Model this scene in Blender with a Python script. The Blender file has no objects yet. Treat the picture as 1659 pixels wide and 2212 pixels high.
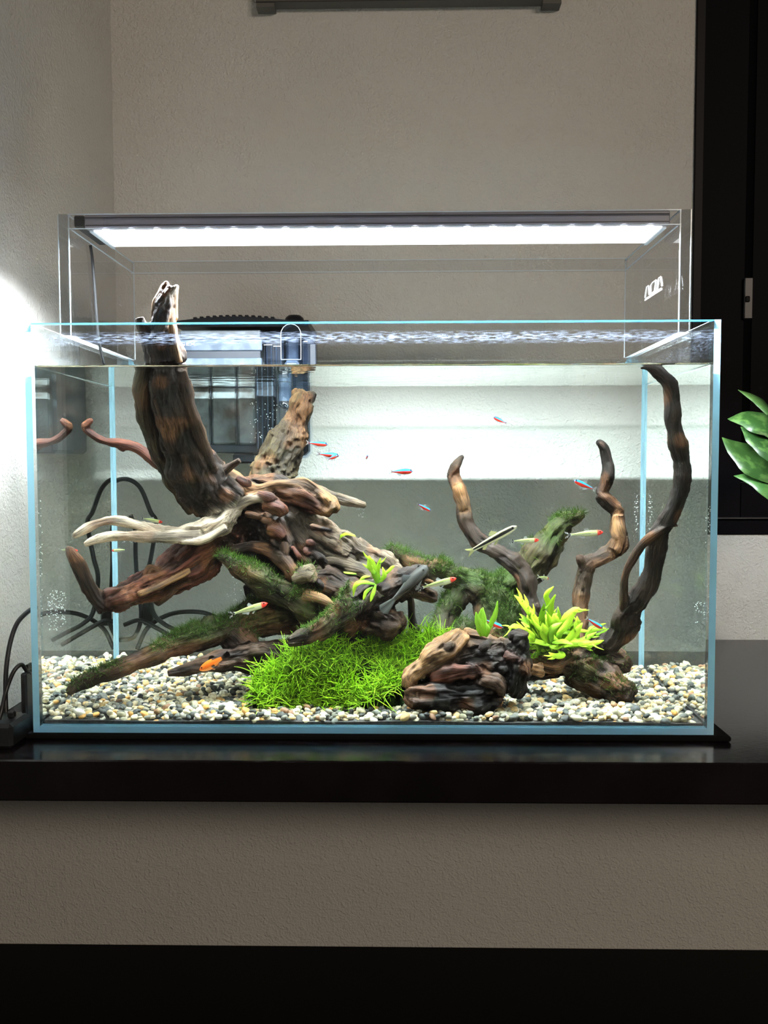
import bpy, math, random
import numpy as np
from mathutils import Matrix, Vector

sc = bpy.context.scene
C = sc.collection
# ------------------------------------------------------------------ camera
W, H, FPX = 1659, 2212, 1942.0
CAM = np.array([0.02736, -0.78038, 0.238857])
_p, _y, _r = -0.0551, -0.0198, -0.00215
def _rot(p, y, r):
    cp, sp, cy, sy, cr, sr = math.cos(p), math.sin(p), math.cos(y), math.sin(y), math.cos(r), math.sin(r)
    f = np.array([sy*cp, cy*cp, sp]); rt = np.array([cy, -sy, 0.0]); up = np.cross(rt, f)
    return cr*rt + sr*up, -sr*rt + cr*up, f
RT, UP, FW = _rot(_p, _y, _r)
cam = bpy.data.cameras.new('camera')
cam.sensor_fit = 'HORIZONTAL'; cam.sensor_width = 36.0; cam.lens = FPX*36.0/W
cam.clip_start = 0.01; cam.clip_end = 50
camo = bpy.data.objects.new('camera', cam); C.objects.link(camo)
m = Matrix.Identity(4)
for i in range(3):
    m[i][0], m[i][1], m[i][2], m[i][3] = RT[i], UP[i], -FW[i], CAM[i]
camo.matrix_world = m
sc.camera = camo
# ------------------------------------------------------------------ world, exposure, room lamps
sc.view_settings.view_transform = 'Standard'; sc.view_settings.look = 'None'
sc.view_settings.gamma = 1.0; sc.view_settings.use_curve_mapping = False
sc.view_settings.exposure = 0.0
world = bpy.data.worlds.new('room_ambience'); sc.world = world; world.use_nodes = True
bgn = world.node_tree.nodes['Background']; bgn.inputs[0].default_value = (1.0, 0.93, 0.84, 1); bgn.inputs[1].default_value = 0.06
cy = sc.cycles
cy.max_bounces = 14; cy.diffuse_bounces = 3; cy.glossy_bounces = 6; cy.transmission_bounces = 12; cy.transparent_max_bounces = 24
cy.caustics_refractive = True; cy.caustics_reflective = True; cy.blur_glossy = 0.3
cy.sample_clamp_indirect = 25.0
cy.use_guiding = True; cy.use_surface_guiding = True; cy.use_volume_guiding = False
cy.use_denoising = True; cy.denoiser = 'OPENIMAGEDENOISE'
cy.use_light_tree = True
cy.use_adaptive_sampling = True; cy.adaptive_threshold = 0.025; cy.adaptive_min_samples = 20

WALL_Y, WALL_X = 0.455, -0.363
TW, TD, TH, GT = 0.30, 0.30, 0.36, 0.006     # tank half width, depth, height, glass
WATER_Z = 0.3239
SHELF_Z = -0.0056

LED_POWER, LED_SPREAD = 32.0, 150
def area_lamp(name, loc, sx, sy, power, col, spread=180, rot=(0, 0, 0)):
    l = bpy.data.lights.new(name, 'AREA'); l.shape = 'RECTANGLE'; l.size = sx; l.size_y = sy
    l.energy = power; l.color = col; l.spread = math.radians(spread)
    o = bpy.data.objects.new(name, l); C.objects.link(o); o.location = loc; o.rotation_euler = rot
    return o
# two room ceiling lamps far behind the camera, off to the sides
area_lamp('room_lamp', (1.75, -3.7, 1.50), .4, .4, 33, (1.0, .86, .70), 180, (math.radians(66), 0, math.radians(25)))
area_lamp('room_lamp', (2.5, -3.2, 1.42), .4, .4, 31, (1.0, .84, .68), 180, (math.radians(66), 0, math.radians(31)))
# ================================================================== helpers
WF, WB, NW = 0.0062, 0.2938, 1.333           # water front / back face, refractive index
def ray(u, v):
    d = FW + RT*((u - W/2)/FPX) - UP*((v - H/2)/FPX)
    return d/np.linalg.norm(d)
def at(u, v, Y, water=None):
    """World point at depth Y on the sight line of photo pixel (u, v); below the water line the line is bent by the water."""
    d = ray(u, v)
    if water is None: water = v > 788
    if not water or Y <= WF:
        return CAM + d*((Y - CAM[1])/d[1])
    p = CAM + d*((WF - CAM[1])/d[1])
    dx, dz = d[0]/NW, d[2]/NW
    w = np.array([dx, math.sqrt(1 - dx*dx - dz*dz), dz])
    if Y <= WB: return p + w*((Y - WF)/w[1])
    p = p + w*((WB - WF)/w[1])
    return p + d*((Y - WB)/d[1])
def mpp(Y, water=True):
    """metres per photo pixel at depth Y"""
    base = (min(Y, WF) if water else Y) - CAM[1]
    if water and Y > WF: base = (WF - CAM[1]) + (min(Y, WB) - WF)/NW + max(0, Y - WB)
    return base/FPX
def atz(u, v, z):
    lo, hi = 0.007, 0.293
    for _ in range(30):
        mid = (lo + hi)/2
        if at(u, v, mid, True)[2] > z: lo = mid
        else: hi = mid
    return at(u, v, lo, True)

def tag(o, label=None, cat=None, group=None, kind=None):
    if label: o['label'] = label
    if cat: o['category'] = cat
    if group: o['group'] = group
    if kind: o['kind'] = kind
    return o
def empty(name, loc=(0, 0, 0), rot=(0, 0, 0)):
    o = bpy.data.objects.new(name, None); o.empty_display_size = 0.01
    C.objects.link(o); o.location = loc; o.rotation_euler = rot
    return o
def link(name, me, parent=None, mat=None):
    o = bpy.data.objects.new(name, me); C.objects.link(o)
    if mat is not None: me.materials.append(mat)
    if parent is not None: o.parent = parent
    return o
class MB:
    """collects shapes into one mesh"""
    def __init__(s): s.v = []; s.f = []; s.m = []
    def add(s, v, f, mi=0):
        b = len(s.v); s.v += [tuple(map(float, p)) for p in v]
        s.f += [tuple(b + i for i in q) for q in f]; s.m += [mi]*len(f)
        return s
    def box(s, lo, hi, bev=0.0, mi=0):
        (x0, y0, z0), (x1, y1, z1) = lo, hi
        if bev <= 0:
            v = [(x0,y0,z0),(x1,y0,z0),(x1,y1,z0),(x0,y1,z0),(x0,y0,z1),(x1,y0,z1),(x1,y1,z1),(x0,y1,z1)]
            return s.add(v, [(0,3,2,1),(4,5,6,7),(0,1,5,4),(1,2,6,5),(2,3,7,6),(3,0,4,7)], mi)
        b = bev; v = []; idx = {}
        for ix in (0, 1):
            for iy in (0, 1):
                for iz in (0, 1):
                    X, Y, Z = (x0, x1)[ix], (y0, y1)[iy], (z0, z1)[iz]
                    sx, sy, sz = (1, -1)[ix]*b, (1, -1)[iy]*b, (1, -1)[iz]*b
                    idx[ix, iy, iz] = len(v)
                    v += [(X, Y+sy, Z+sz), (X+sx, Y, Z+sz), (X+sx, Y+sy, Z)]
        F = []
        for a, ax in ((0, 'x'), (1, 'y'), (2, 'z')):
            for e in (0, 1):
                q = [(0, 0), (1, 0), (1, 1), (0, 1)]
                ids = []
                for p in q:
                    k = list(p); k.insert(a, e); ids.append(idx[tuple(k)] + a)
                if (e == 0) == (a != 1): ids.reverse()
                F.append(tuple(ids))
        for a in range(3):
            o1, o2 = [i for i in range(3) if i != a]
            for e1 in (0, 1):
                for e2 in (0, 1):
                    k0 = [0, 0, 0]; k0[o1] = e1; k0[o2] = e2; k1 = list(k0); k1[a] = 1
                    k0, k1 = tuple(k0), tuple(k1)
                    F.append((idx[k0]+o1, idx[k0]+o2, idx[k1]+o2, idx[k1]+o1))
        for k in idx: F.append((idx[k], idx[k]+1, idx[k]+2))
        return s.add(v, F, mi)
    def tube(s, pts, rad, n=8, cap=True, mi=0, flat=1.0):
        pts = [np.array(p, float) for p in pts]
        if not hasattr(rad, '__len__'): rad = [rad]*len(pts)
        v = []; f = []; up = np.array([0.13, 0.97, 0.21])
        for i, p in enumerate(pts):
            t = pts[min(i+1, len(pts)-1)] - pts[max(i-1, 0)]
            t = t/(np.linalg.norm(t) + 1e-12)
            a = up - t*(up@t)
            if np.linalg.norm(a) < 1e-3: a = np.array([1, 0, 0]) - t*t[0]
            a /= np.linalg.norm(a); up = a; b = np.cross(t, a)
            for k in range(n):
                q = 2*math.pi*k/n
                v.append(p + rad[i]*(math.cos(q)*a*flat + math.sin(q)*b))
        for i in range(len(pts)-1):
            for k in range(n):
                k2 = (k+1) % n
                f.append((i*n+k, i*n+k2, (i+1)*n+k2, (i+1)*n+k))
        if cap:
            f.append(tuple(range(n-1, -1, -1))); L = (len(pts)-1)*n; f.append(tuple(L+k for k in range(n)))
        return s.add(v, f, mi)
    def lathe(s, prof, center, n=20, axis='z', mi=0):
        v = []; f = []
        for (r, h) in prof:
            for k in range(n):
                q = 2*math.pi*k/n; c, d = r*math.cos(q), r*math.sin(q)
                o = {'z': (c, d, h), 'y': (c, h, d), 'x': (h, c, d)}[axis]
                v.append((center[0]+o[0], center[1]+o[1], center[2]+o[2]))
        for i in range(len(prof)-1):
            for k in range(n):
                k2 = (k+1) % n; f.append((i*n+k, i*n+k2, (i+1)*n+k2, (i+1)*n+k))
        f.append(tuple(range(n))); f.append(tuple((len(prof)-1)*n + k for k in range(n)))
        return s.add(v, f, mi)
    def sphere(s, c, r, nu=8, nv=5, mi=0):
        prof = [(max(1e-5, math.sin(math.pi*i/nv))*r, -math.cos(math.pi*i/nv)*r) for i in range(nv+1)]
        return s.lathe(prof, c, nu, 'z', mi)
    def mesh(s, name, smooth=False):
        me = bpy.data.meshes.new(name); me.from_pydata(s.v, [], s.f)
        if any(s.m): me.polygons.foreach_set('material_index', s.m)
        if smooth: me.polygons.foreach_set('use_smooth', [True]*len(me.polygons))
        me.validate(); me.update()
        return me
    def build(s, name, mats, parent=None, smooth=False):
        me = s.mesh(name, smooth)
        for m in (mats if isinstance(mats, (list, tuple)) else [mats]): me.materials.append(m)
        o = bpy.data.objects.new(name, me); C.objects.link(o)
        if parent is not None: o.parent = parent
        return o
def catmull(P, per=6):
    P = [np.array(p, float) for p in P]
    P = [2*P[0]-P[1]] + P + [2*P[-1]-P[-2]]
    out = []
    for i in range(1, len(P)-2):
        p0, p1, p2, p3 = P[i-1:i+3]
        for k in range(per):
            t = k/per
            out.append(0.5*((2*p1) + (-p0+p2)*t + (2*p0-5*p1+4*p2-p3)*t*t + (-p0+3*p1-3*p2+p3)*t**3))
    out.append(P[-2])
    return out
def noise3(p, seed=0):
    """smooth value noise in 0..1, p is (n,3)"""
    p = np.asarray(p, float); i = np.floor(p).astype(np.int64); f = p - i; f = f*f*(3-2*f)
    def h(x, y, z):
        n = (x*374761393 + y*668265263 + z*2147483647 + seed*1274126177) & 0xffffffff
        n = ((n ^ (n >> 13))*1274126177) & 0xffffffff
        n = ((n ^ (n >> 16))*2246822519) & 0xffffffff
        return ((n ^ (n >> 15)) & 0xffff)/65535.0
    r = 0
    for dx in (0, 1):
        for dy in (0, 1):
            for dz in (0, 1):
                w = (f[:,0] if dx else 1-f[:,0])*(f[:,1] if dy else 1-f[:,1])*(f[:,2] if dz else 1-f[:,2])
                r = r + w*h(i[:,0]+dx, i[:,1]+dy, i[:,2]+dz)
    return r
def set_attr(me, name, kind, data):
    a = me.attributes.new(name, kind, 'POINT')
    a.data.foreach_set({'FLOAT_COLOR': 'color', 'FLOAT_VECTOR': 'vector', 'FLOAT': 'value'}[kind], np.asarray(data, np.float32).ravel())

# ================================================================== materials
def newmat(name):
    m = bpy.data.materials.new(name); m.use_nodes = True
    n = m.node_tree; n.nodes.clear(); o = n.nodes.new('ShaderNodeOutputMaterial')
    return m, n, o
def lin(c):
    return tuple(((x/255)/12.92 if x/255 <= .04045 else ((x/255+.055)/1.055)**2.4) for x in c)
def pbr(name, col, rough=0.5, spec=0.5, metal=0.0, noise=None, bump=None, coat=0.0):
    """noise = (scale, darker colour, lo, hi); bump = (scale, strength, distance)"""
    m, n, o = newmat(name); L = n.links.new
    p = n.nodes.new('ShaderNodeBsdfPrincipled'); L(p.outputs[0], o.inputs[0])
    p.inputs['Base Color'].default_value = (*col, 1); p.inputs['Roughness'].default_value = rough
    p.inputs['Specular IOR Level'].default_value = spec; p.inputs['Metallic'].default_value = metal
    p.inputs['Coat Weight'].default_value = coat
    tc = n.nodes.new('ShaderNodeTexCoord')
    if noise:
        t = n.nodes.new('ShaderNodeTexNoise'); t.inputs['Scale'].default_value = noise[0]; t.inputs['Detail'].default_value = 4
        r = n.nodes.new('ShaderNodeValToRGB'); r.color_ramp.elements[0].position = noise[2]; r.color_ramp.elements[1].position = noise[3]
        r.color_ramp.elements[0].color = (*noise[1], 1); r.color_ramp.elements[1].color = (*col, 1)
        L(tc.outputs['Object'], t.inputs['Vector']); L(t.outputs['Fac'], r.inputs[0]); L(r.outputs[0], p.inputs['Base Color'])
    if bump:
        t = n.nodes.new('ShaderNodeTexNoise'); t.inputs['Scale'].default_value = bump[0]; t.inputs['Detail'].default_value = 5
        b = n.nodes.new('ShaderNodeBump'); b.inputs['Strength'].default_value = bump[1]; b.inputs['Distance'].default_value = bump[2]
        L(tc.outputs['Object'], t.inputs['Vector']); L(t.outputs['Fac'], b.inputs['Height']); L(b.outputs[0], p.inputs['Normal'])
    return m
def emit(name, col, s):
    m, n, o = newmat(name); e = n.nodes.new('ShaderNodeEmission')
    e.inputs[0].default_value = (*col, 1); e.inputs[1].default_value = s; n.links.new(e.outputs[0], o.inputs[0]); return m
def clear(name, tint, base=0.035, rough=0.0, film=None):
    """a clear sheet: passes light straight, mirrors it by angle; film = (z centre, z half height, strength) adds dried lime and a painted bluish lamp reflection"""
    m, n, o = newmat(name); L = n.links.new
    t = n.nodes.new('ShaderNodeBsdfTransparent'); t.inputs[0].default_value = (*tint, 1)
    g = n.nodes.new('ShaderNodeBsdfGlossy'); g.inputs['Roughness'].default_value = rough
    lw = n.nodes.new('ShaderNodeLayerWeight'); lw.inputs['Blend'].default_value = 0.5
    pw = n.nodes.new('ShaderNodeMath'); pw.operation = 'POWER'; pw.inputs[1].default_value = 5
    ma = n.nodes.new('ShaderNodeMath'); ma.operation = 'MULTIPLY_ADD'; ma.inputs[1].default_value = 1-base; ma.inputs[2].default_value = base
    mx = n.nodes.new('ShaderNodeMixShader')
    L(lw.outputs['Facing'], pw.inputs[0]); L(pw.outputs[0], ma.inputs[0]); L(ma.outputs[0], mx.inputs[0])
    L(t.outputs[0], mx.inputs[1]); L(g.outputs[0], mx.inputs[2])
    out = mx.outputs[0]
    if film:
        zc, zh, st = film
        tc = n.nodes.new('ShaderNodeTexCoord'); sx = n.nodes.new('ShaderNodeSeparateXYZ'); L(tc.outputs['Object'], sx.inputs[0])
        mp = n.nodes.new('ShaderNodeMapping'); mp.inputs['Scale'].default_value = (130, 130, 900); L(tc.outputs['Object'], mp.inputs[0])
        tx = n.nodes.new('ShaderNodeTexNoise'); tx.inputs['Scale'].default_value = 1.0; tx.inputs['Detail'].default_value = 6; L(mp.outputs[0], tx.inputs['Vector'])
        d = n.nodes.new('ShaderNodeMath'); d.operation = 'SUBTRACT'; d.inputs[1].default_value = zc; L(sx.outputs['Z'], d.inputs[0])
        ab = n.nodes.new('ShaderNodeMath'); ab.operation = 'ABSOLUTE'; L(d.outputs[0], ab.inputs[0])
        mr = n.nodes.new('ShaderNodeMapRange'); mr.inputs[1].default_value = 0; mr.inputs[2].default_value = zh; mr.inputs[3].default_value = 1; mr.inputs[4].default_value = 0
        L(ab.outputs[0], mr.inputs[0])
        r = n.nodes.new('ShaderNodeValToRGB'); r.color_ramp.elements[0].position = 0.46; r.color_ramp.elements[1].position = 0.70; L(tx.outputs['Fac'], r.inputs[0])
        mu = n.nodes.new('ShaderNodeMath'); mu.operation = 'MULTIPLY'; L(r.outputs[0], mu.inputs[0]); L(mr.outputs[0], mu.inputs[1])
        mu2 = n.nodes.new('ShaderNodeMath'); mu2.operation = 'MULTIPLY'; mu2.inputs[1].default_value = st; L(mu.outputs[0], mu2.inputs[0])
        df = n.nodes.new('ShaderNodeBsdfDiffuse'); df.inputs[0].default_value = (0.62, 0.74, 1, 1)  # bluish LED reflection in the dried lime, put in as colour
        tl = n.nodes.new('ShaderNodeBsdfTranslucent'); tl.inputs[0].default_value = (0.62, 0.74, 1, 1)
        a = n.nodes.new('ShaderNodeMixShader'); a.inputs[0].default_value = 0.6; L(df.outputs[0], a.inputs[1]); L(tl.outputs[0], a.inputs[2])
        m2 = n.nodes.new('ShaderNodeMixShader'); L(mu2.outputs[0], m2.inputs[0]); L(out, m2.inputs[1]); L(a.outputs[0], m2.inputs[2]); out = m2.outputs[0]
    L(out, o.inputs[0]); return m
def thinleaf(name, attr=None, col=(0.2, 0.5, 0.02), trans=0.5, rough=0.45):
    m, n, o = newmat(name); L = n.links.new
    p = n.nodes.new('ShaderNodeBsdfPrincipled'); p.inputs['Roughness'].default_value = rough; p.inputs['Base Color'].default_value = (*col, 1)
    p.inputs['Specular IOR Level'].default_value = 0.25
    t = n.nodes.new('ShaderNodeBsdfTranslucent'); t.inputs[0].default_value = (*col, 1)
    if attr:
        a = n.nodes.new('ShaderNodeAttribute'); a.attribute_name = attr; L(a.outputs['Color'], p.inputs['Base Color']); L(a.outputs['Color'], t.inputs[0])
    mx = n.nodes.new('ShaderNodeMixShader'); mx.inputs[0].default_value = trans
    L(p.outputs[0], mx.inputs[1]); L(t.outputs[0], mx.inputs[2]); L(mx.outputs[0], o.inputs[0]); return m

def wall_mat(name):
    m, n, o = newmat(name); L = n.links.new
    p = n.nodes.new('ShaderNodeBsdfPrincipled'); p.inputs['Roughness'].default_value = 0.85; p.inputs['Specular IOR Level'].default_value = 0.15
    tc = n.nodes.new('ShaderNodeTexCoord')
    t = n.nodes.new('ShaderNodeTexNoise'); t.inputs['Scale'].default_value = 6; t.inputs['Detail'].default_value = 3
    r = n.nodes.new('ShaderNodeValToRGB'); r.color_ramp.elements[0].color = (0.50, 0.485, 0.45, 1); r.color_ramp.elements[1].color = (0.55, 0.53, 0.49, 1)
    t2 = n.nodes.new('ShaderNodeTexNoise'); t2.inputs['Scale'].default_value = 330; t2.inputs['Detail'].default_value = 4; t2.inputs['Roughness'].default_value = 0.55
    t3 = n.nodes.new('ShaderNodeTexNoise'); t3.inputs['Scale'].default_value = 90; t3.inputs['Detail'].default_value = 3; t3.inputs['Distortion'].default_value = 1.5
    r3 = n.nodes.new('ShaderNodeValToRGB'); r3.color_ramp.elements[0].position = 0.5; r3.color_ramp.elements[1].position = 0.62
    mm = n.nodes.new('ShaderNodeMath'); mm.operation = 'MULTIPLY_ADD'; mm.inputs[1].default_value = 0.22
    b = n.nodes.new('ShaderNodeBump'); b.inputs['Strength'].default_value = 0.85; b.inputs['Distance'].default_value = 0.0022
    for q in (t, t2, t3): L(tc.outputs['Object'], q.inputs['Vector'])
    L(t.outputs['Fac'], r.inputs[0]); L(r.outputs[0], p.inputs['Base Color'])
    L(t3.outputs['Fac'], r3.inputs[0]); L(r3.outputs[0], mm.inputs[0]); L(t2.outputs['Fac'], mm.inputs[2]); L(mm.outputs[0], b.inputs['Height'])
    L(b.outputs[0], p.inputs['Normal']); L(p.outputs[0], o.inputs[0]); return m
def wood_mat(name):
    m, n, o = newmat(name); L = n.links.new
    p = n.nodes.new('ShaderNodeBsdfPrincipled'); p.inputs['Roughness'].default_value = 0.62; p.inputs['Specular IOR Level'].default_value = 0.3
    a = n.nodes.new('ShaderNodeAttribute'); a.attribute_name = 'tone'
    g = n.nodes.new('ShaderNodeAttribute'); g.attribute_name = 'grain'
    t = n.nodes.new('ShaderNodeTexNoise'); t.inputs['Scale'].default_value = 2.2; t.inputs['Detail'].default_value = 6; t.inputs['Roughness'].default_value = 0.65
    L(g.outputs['Vector'], t.inputs['Vector'])
    r = n.nodes.new('ShaderNodeValToRGB'); r.color_ramp.elements[0].position = 0.33; r.color_ramp.elements[1].position = 0.68
    r.color_ramp.elements[0].color = (0.22, 0.18, 0.16, 1); r.color_ramp.elements[1].color = (1.35, 1.3, 1.2, 1)
    L(t.outputs['Fac'], r.inputs[0])
    mx = n.nodes.new('ShaderNodeMix'); mx.data_type = 'RGBA'; mx.blend_type = 'MULTIPLY'; mx.inputs[0].default_value = 1.0
    L(a.outputs['Color'], mx.inputs[6]); L(r.outputs[0], mx.inputs[7]); L(mx.outputs[2], p.inputs['Base Color'])
    b = n.nodes.new('ShaderNodeBump'); b.inputs['Strength'].default_value = 0.8; b.inputs['Distance'].default_value = 0.0012
    L(t.outputs['Fac'], b.inputs['Height']); L(b.outputs[0], p.inputs['Normal']); L(p.outputs[0], o.inputs[0]); return m
def stone_mat(name):
    m, n, o = newmat(name); L = n.links.new
    p = n.nodes.new('ShaderNodeBsdfPrincipled'); p.inputs['Roughness'].default_value = 0.5; p.inputs['Specular IOR Level'].default_value = 0.35
    a = n.nodes.new('ShaderNodeAttribute'); a.attribute_name = 'tone'
    tc = n.nodes.new('ShaderNodeTexCoord'); t = n.nodes.new('ShaderNodeTexNoise'); t.inputs['Scale'].default_value = 420; t.inputs['Detail'].default_value = 3
    r = n.nodes.new('ShaderNodeValToRGB'); r.color_ramp.elements[0].position = 0.34; r.color_ramp.elements[1].position = 0.6
    r.color_ramp.elements[0].color = (0.62, 0.58, 0.5, 1); r.color_ramp.elements[1].color = (1.08, 1.07, 1.04, 1)
    L(tc.outputs['Object'], t.inputs['Vector']); L(t.outputs['Fac'], r.inputs[0])
    mx = n.nodes.new('ShaderNodeMix'); mx.data_type = 'RGBA'; mx.blend_type = 'MULTIPLY'; mx.inputs[0].default_value = 1.0
    L(a.outputs['Color'], mx.inputs[6]); L(r.outputs[0], mx.inputs[7]); L(mx.outputs[2], p.inputs['Base Color']); L(p.outputs[0], o.inputs[0]); return m

M = {}
M['wall'] = wall_mat('plaster')
M['shelf'] = pbr('dark_stained_wood', (0.012, 0.009, 0.010), 0.19, 0.3, noise=(14, (0.007, 0.005, 0.006), 0.35, 0.65), bump=(260, 0.06, 0.0008))
M['black'] = pbr('black_paint', (0.002, 0.002, 0.002), 0.5, 0.08)
M['mat'] = pbr('black_foam', (0.006, 0.006, 0.006), 0.9, 0.1, bump=(900, 0.4, 0.0005))
M['rubber'] = pbr('black_rubber', (0.012, 0.013, 0.014), 0.38, 0.5)
M['frame'] = pbr('window_frame_black', (0.0018, 0.0015, 0.0025), 0.55, 0.05)
M['frame_edge'] = pbr('window_casing_dark', (0.010, 0.009, 0.010), 0.5, 0.1)
M['night'] = pbr('night_window_glass', (0.002, 0.002, 0.004), 0.08, 0.25)
M['steel'] = pbr('dull_metal', (0.05, 0.048, 0.048), 0.45, 0.5, 0.6)
M['pane'] = clear('tank_glass', (0.975, 0.992, 0.988))
M['pane_front'] = clear('tank_glass_lime_lamp_glint', (0.975, 0.992, 0.988), film=(0.3466, 0.0062, 0.11))  # lime line with the lamp reflection painted into it
M['pane_side'] = clear('tank_glass_side_lime_glint', (0.975, 0.992, 0.988), film=(0.343, 0.014, 0.05))  # fainter lime band, lamp glint painted in as well
M['acrylic'] = clear('clear_acrylic', (0.97, 0.975, 0.98), 0.045)
def edge_mat(name, col, tr=0.5):
    m, n, o = newmat(name); L = n.links.new
    d = n.nodes.new('ShaderNodeBsdfDiffuse'); d.inputs[0].default_value = (*col, 1)
    t = n.nodes.new('ShaderNodeBsdfTranslucent'); t.inputs[0].default_value = (*col, 1)
    g = n.nodes.new('ShaderNodeBsdfGlossy'); g.inputs['Roughness'].default_value = 0.15
    mx = n.nodes.new('ShaderNodeMixShader'); mx.inputs[0].default_value = tr; L(d.outputs[0], mx.inputs[1]); L(t.outputs[0], mx.inputs[2])
    m2 = n.nodes.new('ShaderNodeMixShader'); m2.inputs[0].default_value = 0.06; L(mx.outputs[0], m2.inputs[1]); L(g.outputs[0], m2.inputs[2])
    L(m2.outputs[0], o.inputs[0]); return m
M['edge'] = edge_mat('ground_glass_edge', (0.38, 0.78, 1.0), 0.5)
M['silicone'] = edge_mat('clear_silicone', (0.45, 0.72, 0.82), 0.6)
M['acrylic_edge'] = edge_mat('acrylic_edge', (0.62, 0.68, 0.72), 0.6)
m, n, o = newmat('water'); g = n.nodes.new('ShaderNodeBsdfGlass'); g.inputs['IOR'].default_value = NW; g.inputs['Roughness'].default_value = 0
g.inputs[0].default_value = (0.978, 1.0, 0.986, 1); n.links.new(g.outputs[0], o.inputs[0]); M['water'] = m
M['acrylic_front'] = clear('acrylic_thick_edge', (.72, .74, .76), .16)
M['wood'] = wood_mat('driftwood'); M['stone'] = stone_mat('river_pebble')

# ================================================================== room shell
bx = lambda name, lo, hi, mat, parent=None, bev=0.0: MB().box(lo, hi, bev).build(name, mat, parent)
WIN_X0, WIN_Z0 = at(1498, 400, WALL_Y, False)[0], at(1600, 1155, WALL_Y, False)[2]      # window opening in the back wall: left edge and sill underside
wb = MB()
wb.box((-1.2, WALL_Y, -1.0), (WIN_X0, WALL_Y+.12, 1.5)).box((WIN_X0, WALL_Y, -1.0), (1.4, WALL_Y+.12, WIN_Z0)).box((1.25, WALL_Y, WIN_Z0), (1.4, WALL_Y+.12, 1.5)).box((WIN_X0, WALL_Y, 1.35), (1.25, WALL_Y+.12, 1.5))
tag(wb.build('wall_back', M['wall']), 'cream plaster wall behind the aquarium', kind='structure')
tag(bx('wall_left', (WALL_X-.1, -.25, SHELF_Z+.0003), (WALL_X, WALL_Y-.0003, 1.5), M['wall']), 'cream plaster side wall left of the aquarium', kind='structure')
# night window with its dark frame
win = tag(empty('window_1', (WIN_X0, WALL_Y, WIN_Z0)), 'dark framed window with black night glass at the right', kind='structure')
def wpart(name, lo, hi, mat, bev=0.001):
    o_ = bx(name, lo, hi, mat, None, bev); o_.parent = win; o_.matrix_parent_inverse = Matrix.Translation(-Vector(win.location)); return o_
bpy.context.view_layer.update()
wx = WIN_X0
wpart('casing', (wx, WALL_Y-.004, WIN_Z0), (wx+.012, WALL_Y+.11, 1.35), M['frame_edge'])
wpart('casing', (wx+.0125, WALL_Y-.002, WIN_Z0), (1.25, WALL_Y+.11, WIN_Z0+.02), M['frame'])
wpart('sash_stile', (wx+.0125, WALL_Y+.010, WIN_Z0+.0205), (wx+.075, WALL_Y+.05, 1.35), M['frame'])
wpart('sash_rail', (wx+.0755, WALL_Y+.012, WIN_Z0+.0205), (1.25, WALL_Y+.05, WIN_Z0+.07), M['frame'])
wpart('sash_stile', (wx+.088, WALL_Y+.020, WIN_Z0+.0705), (wx+.12, WALL_Y+.05, 1.35), M['frame'])
wpart('pane', (wx+.1205, WALL_Y+.035, WIN_Z0+.0705), (1.25, WALL_Y+.042, 1.35), M['night'], 0)
wpart('sill_edge', (wx+.0126, WALL_Y-.005, WIN_Z0+.0222), (1.25, WALL_Y+.009, WIN_Z0+.0235), M['steel'], 0)
p0, p1 = at(1608, 600, WALL_Y+.006, False), at(1623, 689, WALL_Y+.006, False)
lk = wpart('lock_plate', (p0[0], WALL_Y+.004, p1[2]), (p1[0]+.001, WALL_Y+.0095, p0[2]), M['steel'], .001)
lk['label'] = 'grey metal lock plate'
c = at(1617, 645, WALL_Y, False)
kh = wpart('keyhole', (c[0]-.003, WALL_Y+.0028, c[2]-.004), (c[0]+.003, WALL_Y+.004, c[2]+.004), M['black']); kh.parent = lk; kh.matrix_parent_inverse = Matrix.Identity(4)
# shelf the tank stands on, lower shelf, framed board near the top
SHELF_B = float(at(829, 1735, -.0575, False)[2])
sh = tag(empty('wall_shelf', (0, 0.2, SHELF_Z)), 'long near-black wooden shelf board carrying the aquarium', 'shelf')
o_ = MB().box((-1.15, -.0575, SHELF_B), (1.3, WALL_Y-.0005, SHELF_Z), .0012).build('board', M['shelf']); o_.parent = sh; o_.location = (0, -.2, -SHELF_Z)
p = at(178, 1736, -.045, False)
o_ = MB().sphere((p[0], -.045, SHELF_B-.0004), .003).build('screw_cap', M['black'], None, True); o_.parent = sh; o_.location = (0, -.2, -SHELF_Z)
tag(bx('lower_shelf', (-1.15, .05, -.60), (1.3, WALL_Y-.0005, -.4445), M['black'], None, .001), 'black lower cabinet top along the foot of the picture', 'cabinet')
fz = at(880, 1.5, WALL_Y-.020, False)[2]
fr = tag(empty('wall_frame', (at(882, 0, WALL_Y, False)[0], WALL_Y, fz)), 'black framed board whose lower edge shows at the top', 'picture frame')
M['frame_back'] = pbr('frame_underside', (.10, .095, .085), .6, .2)
xa, xb = at(553, 2, WALL_Y-.020, False)[0], at(1213, 2, WALL_Y-.020, False)[0]
for nm, lo, hi, mt in [('frame', (xa, WALL_Y-.020, fz), (xb, WALL_Y-.0012, fz+.32), M['frame_back']), ('frame_edge', (xa, WALL_Y-.0206, fz), (xb, WALL_Y-.0201, fz+.0012), M['steel']),
                       ('bumper', (xa, WALL_Y-.0198, fz-.0055), (xa+.024, WALL_Y-.0006, fz-.0002), M['frame_back']), ('bumper', (xb-.024, WALL_Y-.0198, fz-.0055), (xb, WALL_Y-.0006, fz-.0002), M['frame_back'])]:
    o_ = bx(nm, lo, hi, mt); o_.parent = fr; o_.matrix_parent_inverse = Matrix.Translation(-Vector(fr.location))
tag(bx('floor', (-1.3, -4.5, -1.02), (1.4, .6, -1.0), M['shelf']), 'dark floor far below the shelf', kind='structure')

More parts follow.
